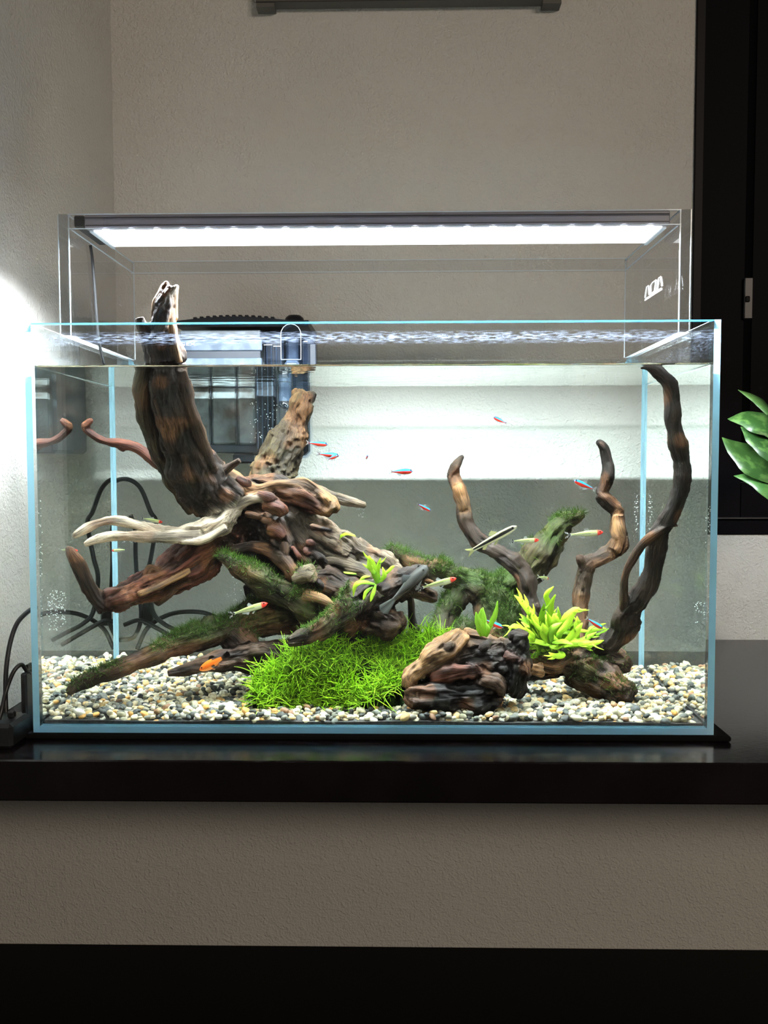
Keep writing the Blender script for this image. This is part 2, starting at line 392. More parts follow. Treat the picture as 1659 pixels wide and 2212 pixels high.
# ================================================================== foam mat and tank
tag(MB().box((-.3065, -.0035, SHELF_Z+.0004), (.3145, .306, -.0004), .0012).build('foam_mat', M['mat']), 'black foam mat flat under the glass tank', 'mat')
tank = tag(empty('glass_tank', (0, .15, 0)), 'rimless clear glass aquarium tank with pale blue edges', 'aquarium')
def tp(name, lo, hi, mats, faces=None, parent=tank):
    mb = MB().box(lo, hi)
    if faces: mb.m = faces
    o_ = mb.build(name, mats); o_.parent = parent; o_.matrix_parent_inverse = Matrix.Translation(-Vector(tank.location)); return o_
bpy.context.view_layer.update()
G = GT
# face order of a box: bottom, top, front, right, back, left
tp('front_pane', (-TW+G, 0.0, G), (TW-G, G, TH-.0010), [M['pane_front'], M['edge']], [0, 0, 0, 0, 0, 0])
tp('back_pane', (-TW+G, TD-G, G), (TW-G, TD, TH-.0008), [M['pane'], M['edge']], [0, 0, 0, 1, 0, 1])
tp('left_pane', (-TW, 0, 0), (-TW+G-.0001, TD, TH), [M['pane'], M['edge']], [1, 0, 1, 0, 1, 0])
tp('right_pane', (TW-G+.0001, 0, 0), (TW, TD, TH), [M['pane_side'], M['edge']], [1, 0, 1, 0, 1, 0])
tp('bottom_pane', (-TW+G, .0, 0), (TW-G, TD, G-.0002), [M['pane'], M['edge']], [1, 1, 1, 1, 1, 1])
tp('front_rim', (-TW+G, .0004, TH-.0009), (TW-G, G-.0004, TH), [M['edge']])
tp('back_rim', (-TW+G, TD-G+.0004, TH-.0007), (TW-G, TD-.0004, TH), [M['pane']])
for sx in (-1, 1):
    tp('side_rim', (sx*(TW-G+.0004)-.0004, G, TH+.00002), (sx*(TW-G+.0004)+.0004, TD, TH+.0004), [M['acrylic_edge']])
for sx in (-1, 1):
    mb = MB(); a, b = sorted((sx*(TW-G-.0002), sx*(TW-G-.0030)))
    mb.box((a, TD-G-.0030, G), (b, TD-G-.0004, TH-.004)).m = [0]*6
    o_ = mb.build('silicone_seam', M['silicone']); o_.parent = tank; o_.matrix_parent_inverse = Matrix.Translation(-Vector(tank.location))

# ================================================================== water
def axis(a, b, n_):
    e = [0, .0004, .0009, .0016, .003, .006]
    mid = list(np.linspace(a+.010, b-.010, n_))
    return np.array([a+t for t in e] + mid + [b-t for t in reversed(e)])
xs, ys = axis(-TW+G+.0002, TW-G-.0002, 150), axis(WF, WB, 80)
XX, YY = np.meshgrid(xs, ys, indexing='ij')
d = np.minimum.reduce([XX-xs[0], xs[-1]-XX, YY-ys[0], ys[-1]-YY])
P = np.stack([XX.ravel(), YY.ravel(), 0*XX.ravel()], 1)
calm = np.clip(1.0 - np.hypot((XX+.05)/.26, (YY-.27)/.22), 0.12, 1).ravel()
rip = ((noise3(P*[55, 95, 1], 3)-.5)*.0010 + (noise3(P*[120, 190, 1], 5)-.5)*.00035)*calm
ZZ = WATER_Z - .0012 + .0016*np.exp(-d/.0011) + rip.reshape(XX.shape)
nx, ny = XX.shape
V = np.stack([XX, YY, ZZ], -1).reshape(-1, 3).tolist(); F = []
for i in range(nx-1):
    for j in range(ny-1): F.append((i*ny+j, (i+1)*ny+j, (i+1)*ny+j+1, i*ny+j+1))
nt_ = len(F)
ring = [(i, 0) for i in range(nx)] + [(nx-1, j) for j in range(1, ny)] + [(i, ny-1) for i in range(nx-2, -1, -1)] + [(0, j) for j in range(ny-2, 0, -1)]
b0 = len(V); zb = G + .0002
for (i, j) in ring: V.append(tuple(V[i*ny+j]))
for (i, j) in ring: V.append((V[i*ny+j][0], V[i*ny+j][1], zb))
R_ = len(ring)
for k in range(R_):
    k2 = (k+1) % R_; F.append((b0+k2, b0+k, b0+R_+k, b0+R_+k2))
F.append(tuple(b0+R_+k for k in range(R_-1, -1, -1)))
me = bpy.data.meshes.new('tank_water'); me.from_pydata(V, [], F); me.update()
me.polygons.foreach_set('use_smooth', [i < nt_ for i in range(len(F))])
wat = link('tank_water', me, None, M['water']); tag(wat, 'clear slightly green water filling the glass tank', 'water')

# ================================================================== acrylic stand and LED lamp
st = tag(empty('light_stand', (0, .19, TH)), 'clear acrylic stand on the tank rim holding up the lamp', 'lamp stand')
bpy.context.view_layer.update()
def keep(o_, par):
    o_.parent = par; o_.matrix_parent_inverse = Matrix.Translation(-Vector(par.location)); return o_
ZT = .4745
for sx in (-1, 1):
    a, b = sorted((sx*.2885, sx*.2985))
    mb = MB().box((a, .080, TH+.0006), (b, .288, ZT)); mb.m = [1, 0, 2, 0, 0, 0]; keep(mb.build('side_panel', [M['acrylic'], M['acrylic_edge'], M['acrylic_front']]), st)
    keep(MB().box((sx*.2984-.0004, .0798, TH+.001), (sx*.2984+.0004, .0806, ZT)).build('polished_edge', M['acrylic_edge']), st)
    for zz in (ZT-.0006, ZT-.0125):
        mb = MB().box((sx*.2884-.0006, .080, zz-.0006), (sx*.2884+.0006, .288, zz+.0006)); keep(mb.build('polished_edge', M['acrylic_edge']), st)
    for yy in (.0802, .2878):
        mb = MB().box((sx*.2884-.0005, yy-.0005, TH+.001), (sx*.2884+.0005, yy+.0005, ZT)); keep(mb.build('polished_edge', M['acrylic_edge']), st)
    for yy in (.096, .272):
        mb = MB()
        u = sx*.2932
        mb.box((min(u, sx*.2905), yy, TH-.028), (max(u, sx*.2905), yy+.014, TH-.0005)).box((min(sx*.2905, sx*.305), yy, TH+.0003), (max(sx*.2905, sx*.305), yy+.014, TH+.0024)).box((min(sx*.3008, sx*.305), yy, TH-.020), (max(sx*.3008, sx*.305), yy+.014, TH+.0003))
        keep(mb.build('rim_clip', M['acrylic']), st)
        mb = MB().box((sx*.2895-.0006, yy+.0002, TH-.0285), (sx*.2895+.0006, yy+.0138, TH-.0275)); keep(mb.build('clip_edge', M['acrylic_edge']), st)
for (y0, y1) in ((.078, .085), (.278, .288)):
    mb = MB().box((-.2884, y0, ZT-.014), (.2884, y1, ZT-.0004)); keep(mb.build('cross_bar', [M['acrylic']]), st)
    for zz in (ZT-.0142, ZT-.0008):
        mb = MB().box((-.2884, y0-.0004, zz-.0004), (.2884, y0+.0004, zz+.0004)); keep(mb.build('polished_edge', M['acrylic_edge']), st)
mb = MB().box((-.2884, .172, ZT-.004), (.2884, .176, ZT-.0004)); keep(mb.build('cross_bar', M['acrylic']), st)
# printed brand mark on the right panel (strokes in the panel's own plane)
M['print'] = pbr('white_print', (0.85, 0.87, 0.9), 0.5)
def mark(par, X):
    y0, z0, s = YL, float(at(1393, 643, YL, False)[2]), .0082; k_ = (YL-YN)/3       # the mark runs towards the viewer
    def P2(x_, z_): return (X, y0-x_*k_, z0+z_*s*1.25)
    g1 = [[(0, 0), (.28, 1), (.62, 1), (.78, 0)], [(2.0, 1), (1.35, 1), (1.05, .85), (1.0, .15), (1.15, 0), (1.75, 0), (2.0, 1)], [(2.2, 0), (2.45, 1), (2.8, 1), (3.0, 0)]]
    mb = MB()
    for pl in g1:
        mb.tube([P2(*q) for q in pl], .0006, 6)
    mb.box((X-.0003, y0-3*k_, z0-.0036), (X+.0003, y0, z0-.0024))
    for k in range(11):
        mb.box((X-.0003, y0-(k+.9)*3*k_/11, z0-.0021), (X+.0003, y0-(k+.2)*3*k_/11, z0-.0014))
    o_ = keep(mb.build('printed_mark', M['print']), par); o_['label'] = 'white printed brand mark'
def solveY(u):
    l_, h_ = .06, .30
    for _ in range(40):
        q = (l_+h_)/2
        if at(u, 640, q, False)[0] > .288: h_ = q
        else: l_ = q
    return q
YL, YN = solveY(1393), solveY(1429)
mark(st, .2880)
lamp = tag(empty('aquarium_lamp', (-.005, .13, ZT)), 'long flat LED aquarium lamp glowing white above the tank', 'lamp')
bpy.context.view_layer.update()
M['housing'] = pbr('smoked_housing', (0.24, 0.23, 0.27), 0.35, 0.5)
LX0, LX1 = at(183, 480, .0875, False)[0], at(1447, 480, .0875, False)[0]
keep(MB().box((LX0, .0865, .4625), (LX1, .160, .4755), .001).build('housing', M['housing']), lamp)
for z_ in (.4650, .4722):
    keep(MB().box((LX0+.001, 0.0859, z_), (LX1-.001, .0866, z_+.0006)).build('groove_line', M['steel']), lamp)
px0, px1 = at(203, 505, .091, False)[0], at(1430, 505, .091, False)[0]
keep(MB().box((at(160, 480, .0875, False)[0], .0868, .4640), (LX0-.0003, .158, .4750), .001).build('end_cap', M['rubber']), lamp)
dp = keep(MB().box((px0, .091, .4608), (px1, .152, .4622)).build('diffuser', emit('led_diffuser_glow', (0.93, 0.96, 1.0), 2.6)), lamp)
NLED = 22
cm = MB().lathe([(.0001, -.0036), (.0022, -.0030), (.0030, -.0014), (.0032, 0)], (0, 0, 0), 10).mesh('led_chip', True)
cm.materials.append(emit('led_chip_glow', (0.82, 0.88, 1.0), 22))
for k in range(NLED):
    x_ = px0 + .012 + (px1-px0-.024)*k/(NLED-1)
    o_ = bpy.data.objects.new('led_chip', cm); C.objects.link(o_); o_.location = (x_, .0892, .4624); keep(o_, lamp)
for sx, xx in ((-1, px0), (1, px1)):
    keep(MB().box((xx-.004 if sx < 0 else xx+.0005, .091, .4600), (xx-.0005 if sx < 0 else xx+.004, .158, .4624)).build('end_rail', M['acrylic_edge']), lamp)
ll = area_lamp('led_light', (( px0+px1)/2, .0880, .4600), px1-px0-.01, .010, LED_POWER, (0.88, 0.94, 1.0), LED_SPREAD)
ll.parent = lamp; ll.matrix_parent_inverse = Matrix.Translation(-Vector(lamp.location))
lc = tag(empty('electric_cable', tuple(at(176, 540, .15, False))), 'thin black lamp cord hanging inside the left end of the stand', 'cord')
bpy.context.view_layer.update()
pts = catmull([at(185, 530, .135, False), at(176, 560, .14, False), at(171, 620, .145, False), at(172, 690, .15, False), at(165, 735, .155, False), at(150, 790, .17, False)], 6)
pts = [np.array([max(-.2868, p[0]) if p[2] > .33 else p[0], p[1], p[2]]) for p in pts]
keep(MB().tube(pts, .0016, 8).build('cable', M['rubber'], None, True), lc)
# ================================================================== driftwood
DARK, BROWN, RED, TAN, PALE, GREY, OLIVE, BLACK = (.021,.012,.008), (.064,.034,.018), (.105,.030,.015), (.31,.17,.072), (.84,.72,.58), (.25,.20,.145), (.066,.050,.022), (.009,.007,.006)
class Wood:
    """one piece of driftwood: branches are runs of (photo u, v, depth Y, half width in px); they are fused into one surface"""
    def __init__(s): s.br = []
    def b(s, pts, tone, air=False, gr=1.0, moss=0.0, n=10, rough=0.12):
        Q = []
        for q in pts:
            u, v, Y, r = q
            w = (not air) if v > 600 and air is not None else v > 788
            p = at(u, v, Y, w); Q.append(np.array([*p, r*mpp(Y, w)]))
        if len(Q) == 2: Q.insert(1, (Q[0]+Q[1])/2)
        Q = catmull(Q, 5); Q = np.array(Q); Q[:, 3] = np.maximum(Q[:, 3], .0006)
        s.br.append((Q, np.array(tone), gr, moss, n, rough)); return s
    def build(s, name, label, voxel=.0014, amp=1.0, seed=1, mat=None, cat='driftwood', group=None, moss_mat=None, moss_len=.006, moss_n=900, dark=DARK):
        mb = MB()
        rng = np.random.RandomState(seed)
        for (Q, tone, gr, moss, n, rough) in s.br:
            P = Q[:, :3].copy(); L = np.cumsum(np.r_[0, np.linalg.norm(np.diff(P, axis=0), axis=1)])
            rad = Q[:, 3]*(1 + rough*(noise3(np.stack([L*60, 0*L+rng.rand()*50, 0*L], 1), seed)-.5)*2)
            mb.tube(P, rad, n)
        me = mb.mesh(name + '_raw'); ob = bpy.data.objects.new('tmp', me); C.objects.link(ob)
        md = ob.modifiers.new('r', 'REMESH'); md.mode = 'VOXEL'; md.voxel_size = voxel; md.use_smooth_shade = True
        sm = ob.modifiers.new('s', 'SMOOTH'); sm.factor = 0.5; sm.iterations = 3
        dg = bpy.context.evaluated_depsgraph_get(); dg.update()
        out = bpy.data.meshes.new_from_object(ob.evaluated_get(dg)); bpy.data.objects.remove(ob); out.name = name
        nv = len(out.vertices); co = np.empty(nv*3, np.float32); out.vertices.foreach_get('co', co); co = co.reshape(-1, 3).astype(float)
        no = np.empty(nv*3, np.float32); out.vertices.foreach_get('normal', no); no = no.reshape(-1, 3).astype(float)
        # nearest branch of every vertex: run along it, angle about it
        best = np.full(nv, 1e9); S = np.zeros(nv); TH_ = np.zeros((nv, 2)); Rr = np.zeros(nv); tn = np.zeros((nv, 3)); wsum = np.zeros(nv); gr_ = np.zeros(nv); ms_ = np.zeros(nv)
        for bi, (Q, tone, gr, moss, n, rough) in enumerate(s.br):
            P = Q[:, :3]; L = np.cumsum(np.r_[0, np.linalg.norm(np.diff(P, axis=0), axis=1)])
            bd = np.full(nv, 1e9); bs = np.zeros(nv); bc = np.zeros((nv, 3)); bt = np.zeros((nv, 3)); br_ = np.zeros(nv)
            for i in range(len(P)-1):
                a, e = P[i], P[i+1]-P[i]; l2 = e@e + 1e-14
                t = np.clip(((co-a)@e)/l2, 0, 1); q = a + t[:, None]*e; r = Q[i, 3]*(1-t)+Q[i+1, 3]*t
                dd = np.linalg.norm(co-q, axis=1)/r
                k = dd < bd; bd[k] = dd[k]; bs[k] = (L[i]+t*math.sqrt(l2))[k]; bc[k] = (co-q)[k]; bt[k] = e/math.sqrt(l2); br_[k] = r[k]
            w = np.exp(-5*np.minimum(bd, 6)); tn += w[:, None]*tone; wsum += w; gr_ += w*gr; ms_ += w*moss
            k = bd < best; best[k] = bd[k]; S[k] = bs[k] + bi*3.7; Rr[k] = br_[k]
            up = np.array([0.13, 0.31, 0.94]); ax = np.cross(bt, up); ax /= (np.linalg.norm(ax, axis=1)[:, None]+1e-9); ay = np.cross(bt, ax)
            u_ = bc/(np.linalg.norm(bc, axis=1)[:, None]+1e-9)
            TH_[k, 0] = (u_*ax).sum(1)[k]; TH_[k, 1] = (u_*ay).sum(1)[k]
        tn /= wsum[:, None]; gr_ /= wsum; ms_ /= wsum
        RR = np.maximum(Rr, .003)
        gp = np.stack([S*38, TH_[:, 0]*RR*430, TH_[:, 1]*RR*430], 1)
        g1 = noise3(gp, seed); g2 = noise3(gp*[1.6, .42, .42]+7, seed+1); lump = noise3(co*75, seed+2); fine = noise3(co*230, seed+3); big = noise3(co*32, seed+4)
        ridge = 1-np.abs(2*g1-1)
        amt = np.clip(Rr/.008, .35, 1.6)*amp
        disp = amt*(gr_*((g2-.5)*.0030 + (ridge-.5)*.0012) + (lump-.5)*.0042 + (fine-.5)*.0014)
        co2 = co + no*disp[:, None]
        out.vertices.foreach_set('co', co2.astype(np.float32).ravel())
        cav = np.clip(.5 + gr_*(g2-.5)*1.4 + (lump-.5)*1.0 + (ridge-.5)*.35, 0, 1)  # shade of grooves and hollows, put into the wood colour
        base = tn*(.30+.80*cav)[:, None]
        kd = np.clip((big-.52)*5, 0, 1)*.55*np.clip(1.2-tn[:, 0]*1.6, 0, 1)      # dark rotted patches of the wood itself
        base = base*(1-kd[:, None]) + np.array(dark)*kd[:, None]
        kr = np.clip((noise3(co*58, seed+9)-.58)*6, 0, 1)*.34
        base = base*(1-kr[:, None]) + np.array((.27, .115, .042))*kr[:, None]
        mm = np.clip(ms_*1.5*(noise3(co*50, seed+6)) - .25, 0, 1)*np.clip(no[:, 2]*1.2+.75, 0, 1)
        base = base*(1-mm[:, None]*.75) + np.array((.045, .10, .012))*mm[:, None]*.75
        set_attr(out, 'tone', 'FLOAT_COLOR', np.c_[base, np.ones(nv)]); set_attr(out, 'grain', 'FLOAT_VECTOR', gp*[.5, .9, .9])
        out.polygons.foreach_set('use_smooth', [True]*len(out.polygons)); out.update()
        o = link(name, out, None, mat or M['wood']); tag(o, label, cat, group)
        if moss_n and ms_.max() > .2:
            prob = ms_*np.clip(no[:, 2]+.35, 0, 1)*np.clip(noise3(co*70, seed+5)*2.4-.7, 0, 1); prob /= prob.sum()
            pick = rng.choice(nv, moss_n, p=prob)
            strands('moss_fuzz', co2[pick], no[pick], moss_len, rng, moss_mat or M['moss'], o)
        s.obj = o; s.co = co2; s.no = no
        return o
def strands(name, base, nrm, length, rng, mat, parent, width=.00032, seg=4, spread=.8, up=.25, droop=.0, twigs=0):
    """many fine moss strands as one mesh"""
    N = len(base); d = nrm + rng.normal(0, spread, (N, 3)); d[:, 2] += up; d /= np.linalg.norm(d, axis=1)[:, None]
    ln = length*(.5+rng.rand(N)); curl = rng.normal(0, .55, (N, 3)); curl[:, 2] -= droop
    V = []; F = []; col = []
    pts = [base - nrm*.0004]
    dd = d.copy()
    for k in range(seg):
        pts.append(pts[-1] + dd*(ln/seg)[:, None]); dd = dd + curl*(1.2/seg); dd /= np.linalg.norm(dd, axis=1)[:, None]
    pts = np.array(pts)                       # seg+1, N, 3
    side = np.cross(d, rng.normal(0, 1, (N, 3))); side /= np.linalg.norm(side, axis=1)[:, None]; oth = np.cross(d, side)
    rings = []
    for k in range(seg+1):
        w = width*(1.0 - .75*k/seg)
        for q in range(3):
            a = 2*math.pi*q/3; rings.append(pts[k] + w*(math.cos(a)*side + math.sin(a)*oth))
    R = np.array(rings)                       # (seg+1)*3, N, 3
    nvp = R.shape[0]; V = R.transpose(1, 0, 2).reshape(-1, 3)
    f1 = []
    for k in range(seg):
        for q in range(3):
            f1.append((k*3+q, k*3+(q+1) % 3, k*3+3+(q+1) % 3, k*3+3+q))
    f1 = np.array(f1); F = (f1[None] + (np.arange(N)*nvp)[:, None, None]).reshape(-1, 4)
    me = bpy.data.meshes.new(name); me.vertices.add(len(V)); me.vertices.foreach_set('co', V.astype(np.float32).ravel())
    me.loops.add(F.size); me.loops.foreach_set('vertex_index', F.astype(np.int32).ravel())
    me.polygons.add(len(F)); me.polygons.foreach_set('loop_start', np.arange(0, F.size, 4, dtype=np.int32))
    me.update(calc_edges=True); me.validate()
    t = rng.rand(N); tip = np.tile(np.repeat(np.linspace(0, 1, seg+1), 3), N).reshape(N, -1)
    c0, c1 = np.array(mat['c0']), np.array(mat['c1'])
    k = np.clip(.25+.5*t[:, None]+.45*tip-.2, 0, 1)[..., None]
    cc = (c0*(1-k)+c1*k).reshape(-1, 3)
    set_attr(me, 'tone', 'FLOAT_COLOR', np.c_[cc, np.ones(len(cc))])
    o = link(name, me, parent, mat); o['kind'] = 'stuff'
    return o
M['moss'] = thinleaf('dark_moss', 'tone', trans=.35); M['moss']['c0'] = (.02, .05, .006); M['moss']['c1'] = (.10, .20, .02)
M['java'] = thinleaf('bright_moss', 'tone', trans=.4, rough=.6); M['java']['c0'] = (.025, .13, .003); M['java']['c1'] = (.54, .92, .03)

w = Wood()       # the big root
w.b([(368,617,.047,9),(363,640,.047,17),(353,690,.048,28),(352,740,.049,33),(362,785,.051,36)], DARK, air=True, rough=.05)
w.b([(332,695,.046,9),(340,655,.047,9),(352,625,.049,8),(362,609,.050,5)], TAN, air=True)
w.b([(378,690,.046,8),(376,650,.047,8),(380,630,.048,6),(384,615,.048,4)], TAN, air=True)
w.b([(352,668,.042,6),(364,645,.043,6),(378,624,.044,5),(383,614,.045,3)], PALE, air=True)
w.b([(388,785,.040,9),(378,740,.040,9),(372,700,.041,8),(372,670,.043,5)], TAN, air=True)
w.b([(360,792,.051,36),(366,830,.056,42),(378,880,.064,46),(392,940,.076,50),(412,1000,.090,54),(440,1050,.105,56),(490,1090,.115,60)], DARK, n=14, rough=.06)
w.b([(393,800,.044,12),(406,860,.050,14),(423,920,.060,15),(438,970,.072,16),(458,1010,.085,14)], BROWN)
w.b([(332,860,.044,3),(350,905,.050,4),(380,945,.060,4),(420,985,.074,5),(460,1020,.088,6)], BROWN, gr=1.3)
w.b([(302,686,.046,11),(306,702,.046,12),(316,740,.047,12),(324,788,.049,13)], BROWN, air=True)
w.b([(312,792,.050,15),(306,830,.053,15),(308,870,.058,17),(322,930,.070,18),(344,990,.086,18),(378,1050,.104,17),(420,1100,.115,18)], OLIVE, gr=.7)
w.b([(395,1020,.150,14),(345,1003,.152,13),(300,969,.152,11),(262,959,.150,10),(232,954,.148,9),(206,943,.146,9),(185,925,.144,9),(190,914,.143,8),(199,906,.142,5)], RED, gr=.6)
w.b([(262,966,.150,9),(268,975,.149,4)], RED)
w.b([(470,1085,.145,52),(530,1100,.14,72),(590,1125,.135,82),(640,1180,.135,74),(680,1230,.135,60)], DARK, n=16)
w.b([(560,1150,.14,80),(560,1190,.135,50),(610,1235,.13,38)], DARK, n=14)
w.b([(500,1130,.14,46),(560,1060,.14,36),(640,1075,.13,34)], DARK, n=12)
w.b([(452,1022,.115,9),(480,1018,.112,12),(520,1040,.108,12),(555,1056,.106,10),(600,1046,.106,11),(650,1046,.108,14),(690,1068,.108,17),(715,1090,.106,18),(732,1104,.104,7)], TAN, gr=1.4)
w.b([(600,1062,.11,18),(650,1072,.11,24),(690,1090,.108,22),(716,1106,.106,12)], RED, gr=1.4)
w.b([(700,1098,.104,12),(712,1108,.100,8)], TAN).b([(716,1090,.102,10),(722,1102,.1,10)], TAN)
w.b([(520,1062,.106,6),(545,1072,.104,9),(575,1062,.104,9),(590,1058,.104,5)], TAN, gr=1.3)
w.b([(475,1130,.098,8),(500,1105,.096,10),(535,1082,.094,10),(570,1078,.092,9),(586,1090,.092,8)], PALE, gr=1.5)
w.b([(575,1090,.094,14),(600,1100,.088,18),(612,1112,.086,12)], RED, gr=.8).b([(580,1142,.09,12),(600,1148,.087,15),(612,1162,.086,10)], RED, gr=.8)
w.b([(590,1125,.1,26),(610,1160,.1,24),(612,1190,.1,20)], DARK).b([(612,1175,.092,10),(618,1200,.09,8)], BROWN)
w.b([(452,1030,.105,14),(468,1026,.102,11),(490,1012,.098,9),(518,994,.092,7)], BROWN, gr=.8)
w.b([(455,1022,.104,12),(450,1060,.106,10),(446,1100,.112,9),(455,1130,.12,8)], TAN)
w.b([(640,1130,.13,46),(690,1160,.13,48),(760,1200,.128,36),(830,1228,.125,26),(880,1252,.12,15),(900,1262,.12,7)], GREY, gr=1.8, n=14)
w.b([(660,1128,.125,14),(690,1128,.122,11),(708,1128,.12,8),(718,1135,.12,3)], GREY, gr=1.6)
w.b([(680,1128,.12,8),(705,1140,.12,7),(700,1150,.12,5)], GREY)
w.b([(650,1210,.118,16),(700,1215,.115,18),(770,1228,.112,17),(830,1245,.11,12)], GREY, gr=1.8)
w.b([(545,1075,.098,8),(505,1100,.096,14),(470,1132,.092,24),(415,1152,.084,18),(350,1150,.074,15),(300,1136,.070,10),(250,1126,.064,11),(205,1132,.056,9),(165,1154,.048,8),(157,1159,.046,5)], PALE, gr=1.6)
w.b([(430,1158,.080,16),(340,1161,.062,13),(280,1157,.052,12),(235,1158,.045,10),(200,1168,.040,7),(183,1176,.038,4)], PALE, gr=1.6)
w.b([(490,1140,.084,10),(440,1165,.076,10),(390,1172,.068,6)], PALE, gr=1.4)
w.b([(530,1140,.13,40),(470,1170,.118,44),(430,1200,.106,42),(375,1238,.090,38),(320,1265,.074,34),(265,1288,.060,26),(230,1304,.052,22),(214,1326,.047,7)], RED, gr=1.6, n=14)
w.b([(340,1232,.072,9),(325,1228,.070,10),(318,1240,.068,8)], BROWN).b([(410,1232,.078,6),(350,1264,.062,7),(300,1284,.050,6)], TAN, gr=1.6)
w.b([(228,1312,.051,20),(205,1290,.048,19),(185,1255,.045,17),(168,1220,.042,15),(152,1192,.039,11),(144,1181,.038,5)], BROWN, gr=1.0)
w.b([(372,1262,.086,18),(352,1285,.080,14),(338,1306,.078,7)], BROWN)
w.b([(590,1070,.185,52),(592,1020,.19,48),(618,960,.198,42),(640,910,.2,26),(648,880,.2,23),(655,858,.2,22)], OLIVE, gr=1.3, n=14, rough=.04)
w.b([(648,868,.2,18),(640,852,.2,12),(634,842,.2,6)], TAN).b([(655,862,.2,18),(672,858,.2,13),(682,848,.2,6)], BROWN).b([(655,858,.198,10),(660,846,.196,5)], TAN).b([(545,1040,.185,10),(560,1000,.187,10),(600,950,.19,9)], TAN)
w.b([(640,1046,.15,12),(668,1056,.15,13),(720,1072,.15,12),(765,1086,.15,11),(789,1092,.15,9)], GREY, gr=1.5)
w.b([(490,1175,.105,20),(478,1195,.1,8)], BROWN).b([(500,1190,.1,12),(545,1182,.098,13),(585,1192,.095,15),(615,1215,.092,18),(628,1240,.09,17),(622,1252,.09,12)], BROWN, gr=1.2)
w.b([(560,1200,.12,40),(620,1240,.12,38),(680,1262,.12,44),(760,1280,.118,40)], DARK, n=12)
rs = np.random.RandomState(9)
for k in range(15):                       # ridges, knots and torn fibres over the middle of the root
    t = rs.rand(); u, v = 490+200*t+rs.normal(0, 18), 1085+125*t+rs.normal(0, 28); a = rs.uniform(.2, 1.1); l = rs.uniform(18, 52)
    w.b([(u, v, .094, rs.uniform(4, 9)), (u+l*math.cos(a)*.5, v+l*math.sin(a)*.5, .088, rs.uniform(5, 11)), (u+l*math.cos(a), v+l*math.sin(a), .094, 4)], [BROWN, DARK, RED, DARK, DARK][rs.randint(5)], gr=1.5)
big = w.build('driftwood_root', 'large dark reddish driftwood root with bleached prongs, rising above the water at left', voxel=.0013, seed=3, moss_n=0)

w2 = Wood()
w2.b([(148,1499,.030,7),(165,1484,.036,14),(205,1463,.044,17),(270,1436,.054,20),(350,1403,.068,23),(430,1375,.084,28),(500,1352,.10,36),(590,1330,.118,46),(690,1315,.13,48)], BROWN, moss=.9, n=12)
w2.b([(362,1455,.058,8),(430,1440,.066,17),(510,1425,.076,28),(590,1420,.088,36),(640,1415,.1,30)], BROWN, gr=1.4, moss=.0)
w2.b([(500,1370,.1,36),(540,1410,.09,36)], DARK)
log = w2.build('mossy_log', 'long brown log with moss along its top reaching across the gravel to the left front', voxel=.0013, seed=11, moss_n=3600, moss_len=.0055)

w3 = Wood()
w3.b([(470,1198,.082,8),(485,1206,.083,13),(512,1225,.085,20),(560,1252,.088,29),(620,1285,.092,34),(680,1315,.096,36),(745,1340,.1,38)], OLIVE, moss=.75, n=12)
w3.b([(640,1250,.108,34),(700,1262,.108,44),(760,1285,.105,40),(800,1325,.1,36)], BROWN, gr=1.2, n=12)
w3.b([(640,1246,.088,17),(660,1238,.082,20),(676,1236,.078,21)], GREY, gr=.6, moss=.3)
w3.b([(660,1290,.085,14),(700,1300,.082,12),(735,1325,.08,8)], TAN, gr=1.4)
w3.b([(532,1262,.15,9),(548,1290,.15,14),(580,1318,.145,26),(640,1330,.13,38)], BLACK)
w3.b([(720,1330,.1,44),(760,1370,.09,44),(720,1400,.085,40)], DARK)
arm = w3.build('mossy_branch', 'dark slanting branch with a mossy upper edge under the large root', voxel=.0013, seed=17, moss_n=1500, moss_len=.006)

w4 = Wood()
w4.b([(622,1386,.048,11),(655,1377,.050,15),(690,1362,.054,20),(720,1340,.058,21),(738,1310,.06,16),(750,1270,.06,7),(753,1256,.06,3)], OLIVE, moss=.55, gr=1.4)
w4.b([(690,1366,.054,18),(750,1335,.058,16),(795,1300,.06,12),(815,1280,.062,8)], OLIVE, moss=.5, gr=1.4)
w4.b([(740,1345,.072,30),(795,1305,.074,40),(850,1272,.078,34),(890,1248,.08,20),(920,1234,.082,12)], DARK, gr=1.6, n=12)
w4.b([(800,1330,.072,38),(850,1345,.074,26),(868,1330,.076,16)], BROWN, gr=1.6)
w4.b([(840,1265,.082,26),(890,1268,.084,20),(935,1288,.086,14),(945,1290,.086,7)], BROWN, gr=1.2)
w4.b([(900,1262,.08,5),(925,1275,.079,5),(942,1282,.078,2)], TAN).b([(905,1252,.082,5),(930,1256,.08,4),(940,1262,.08,2)], TAN)
w4.b([(885,1278,.095,7),(889,1320,.096,7),(892,1350,.098,10),(896,1372,.098,16)], DARK)
fork = w4.build('forked_stump', 'dark gnarled stump with a mossy forked spike behind the bright moss', voxel=.0012, seed=23, moss_n=1200, moss_len=.004)

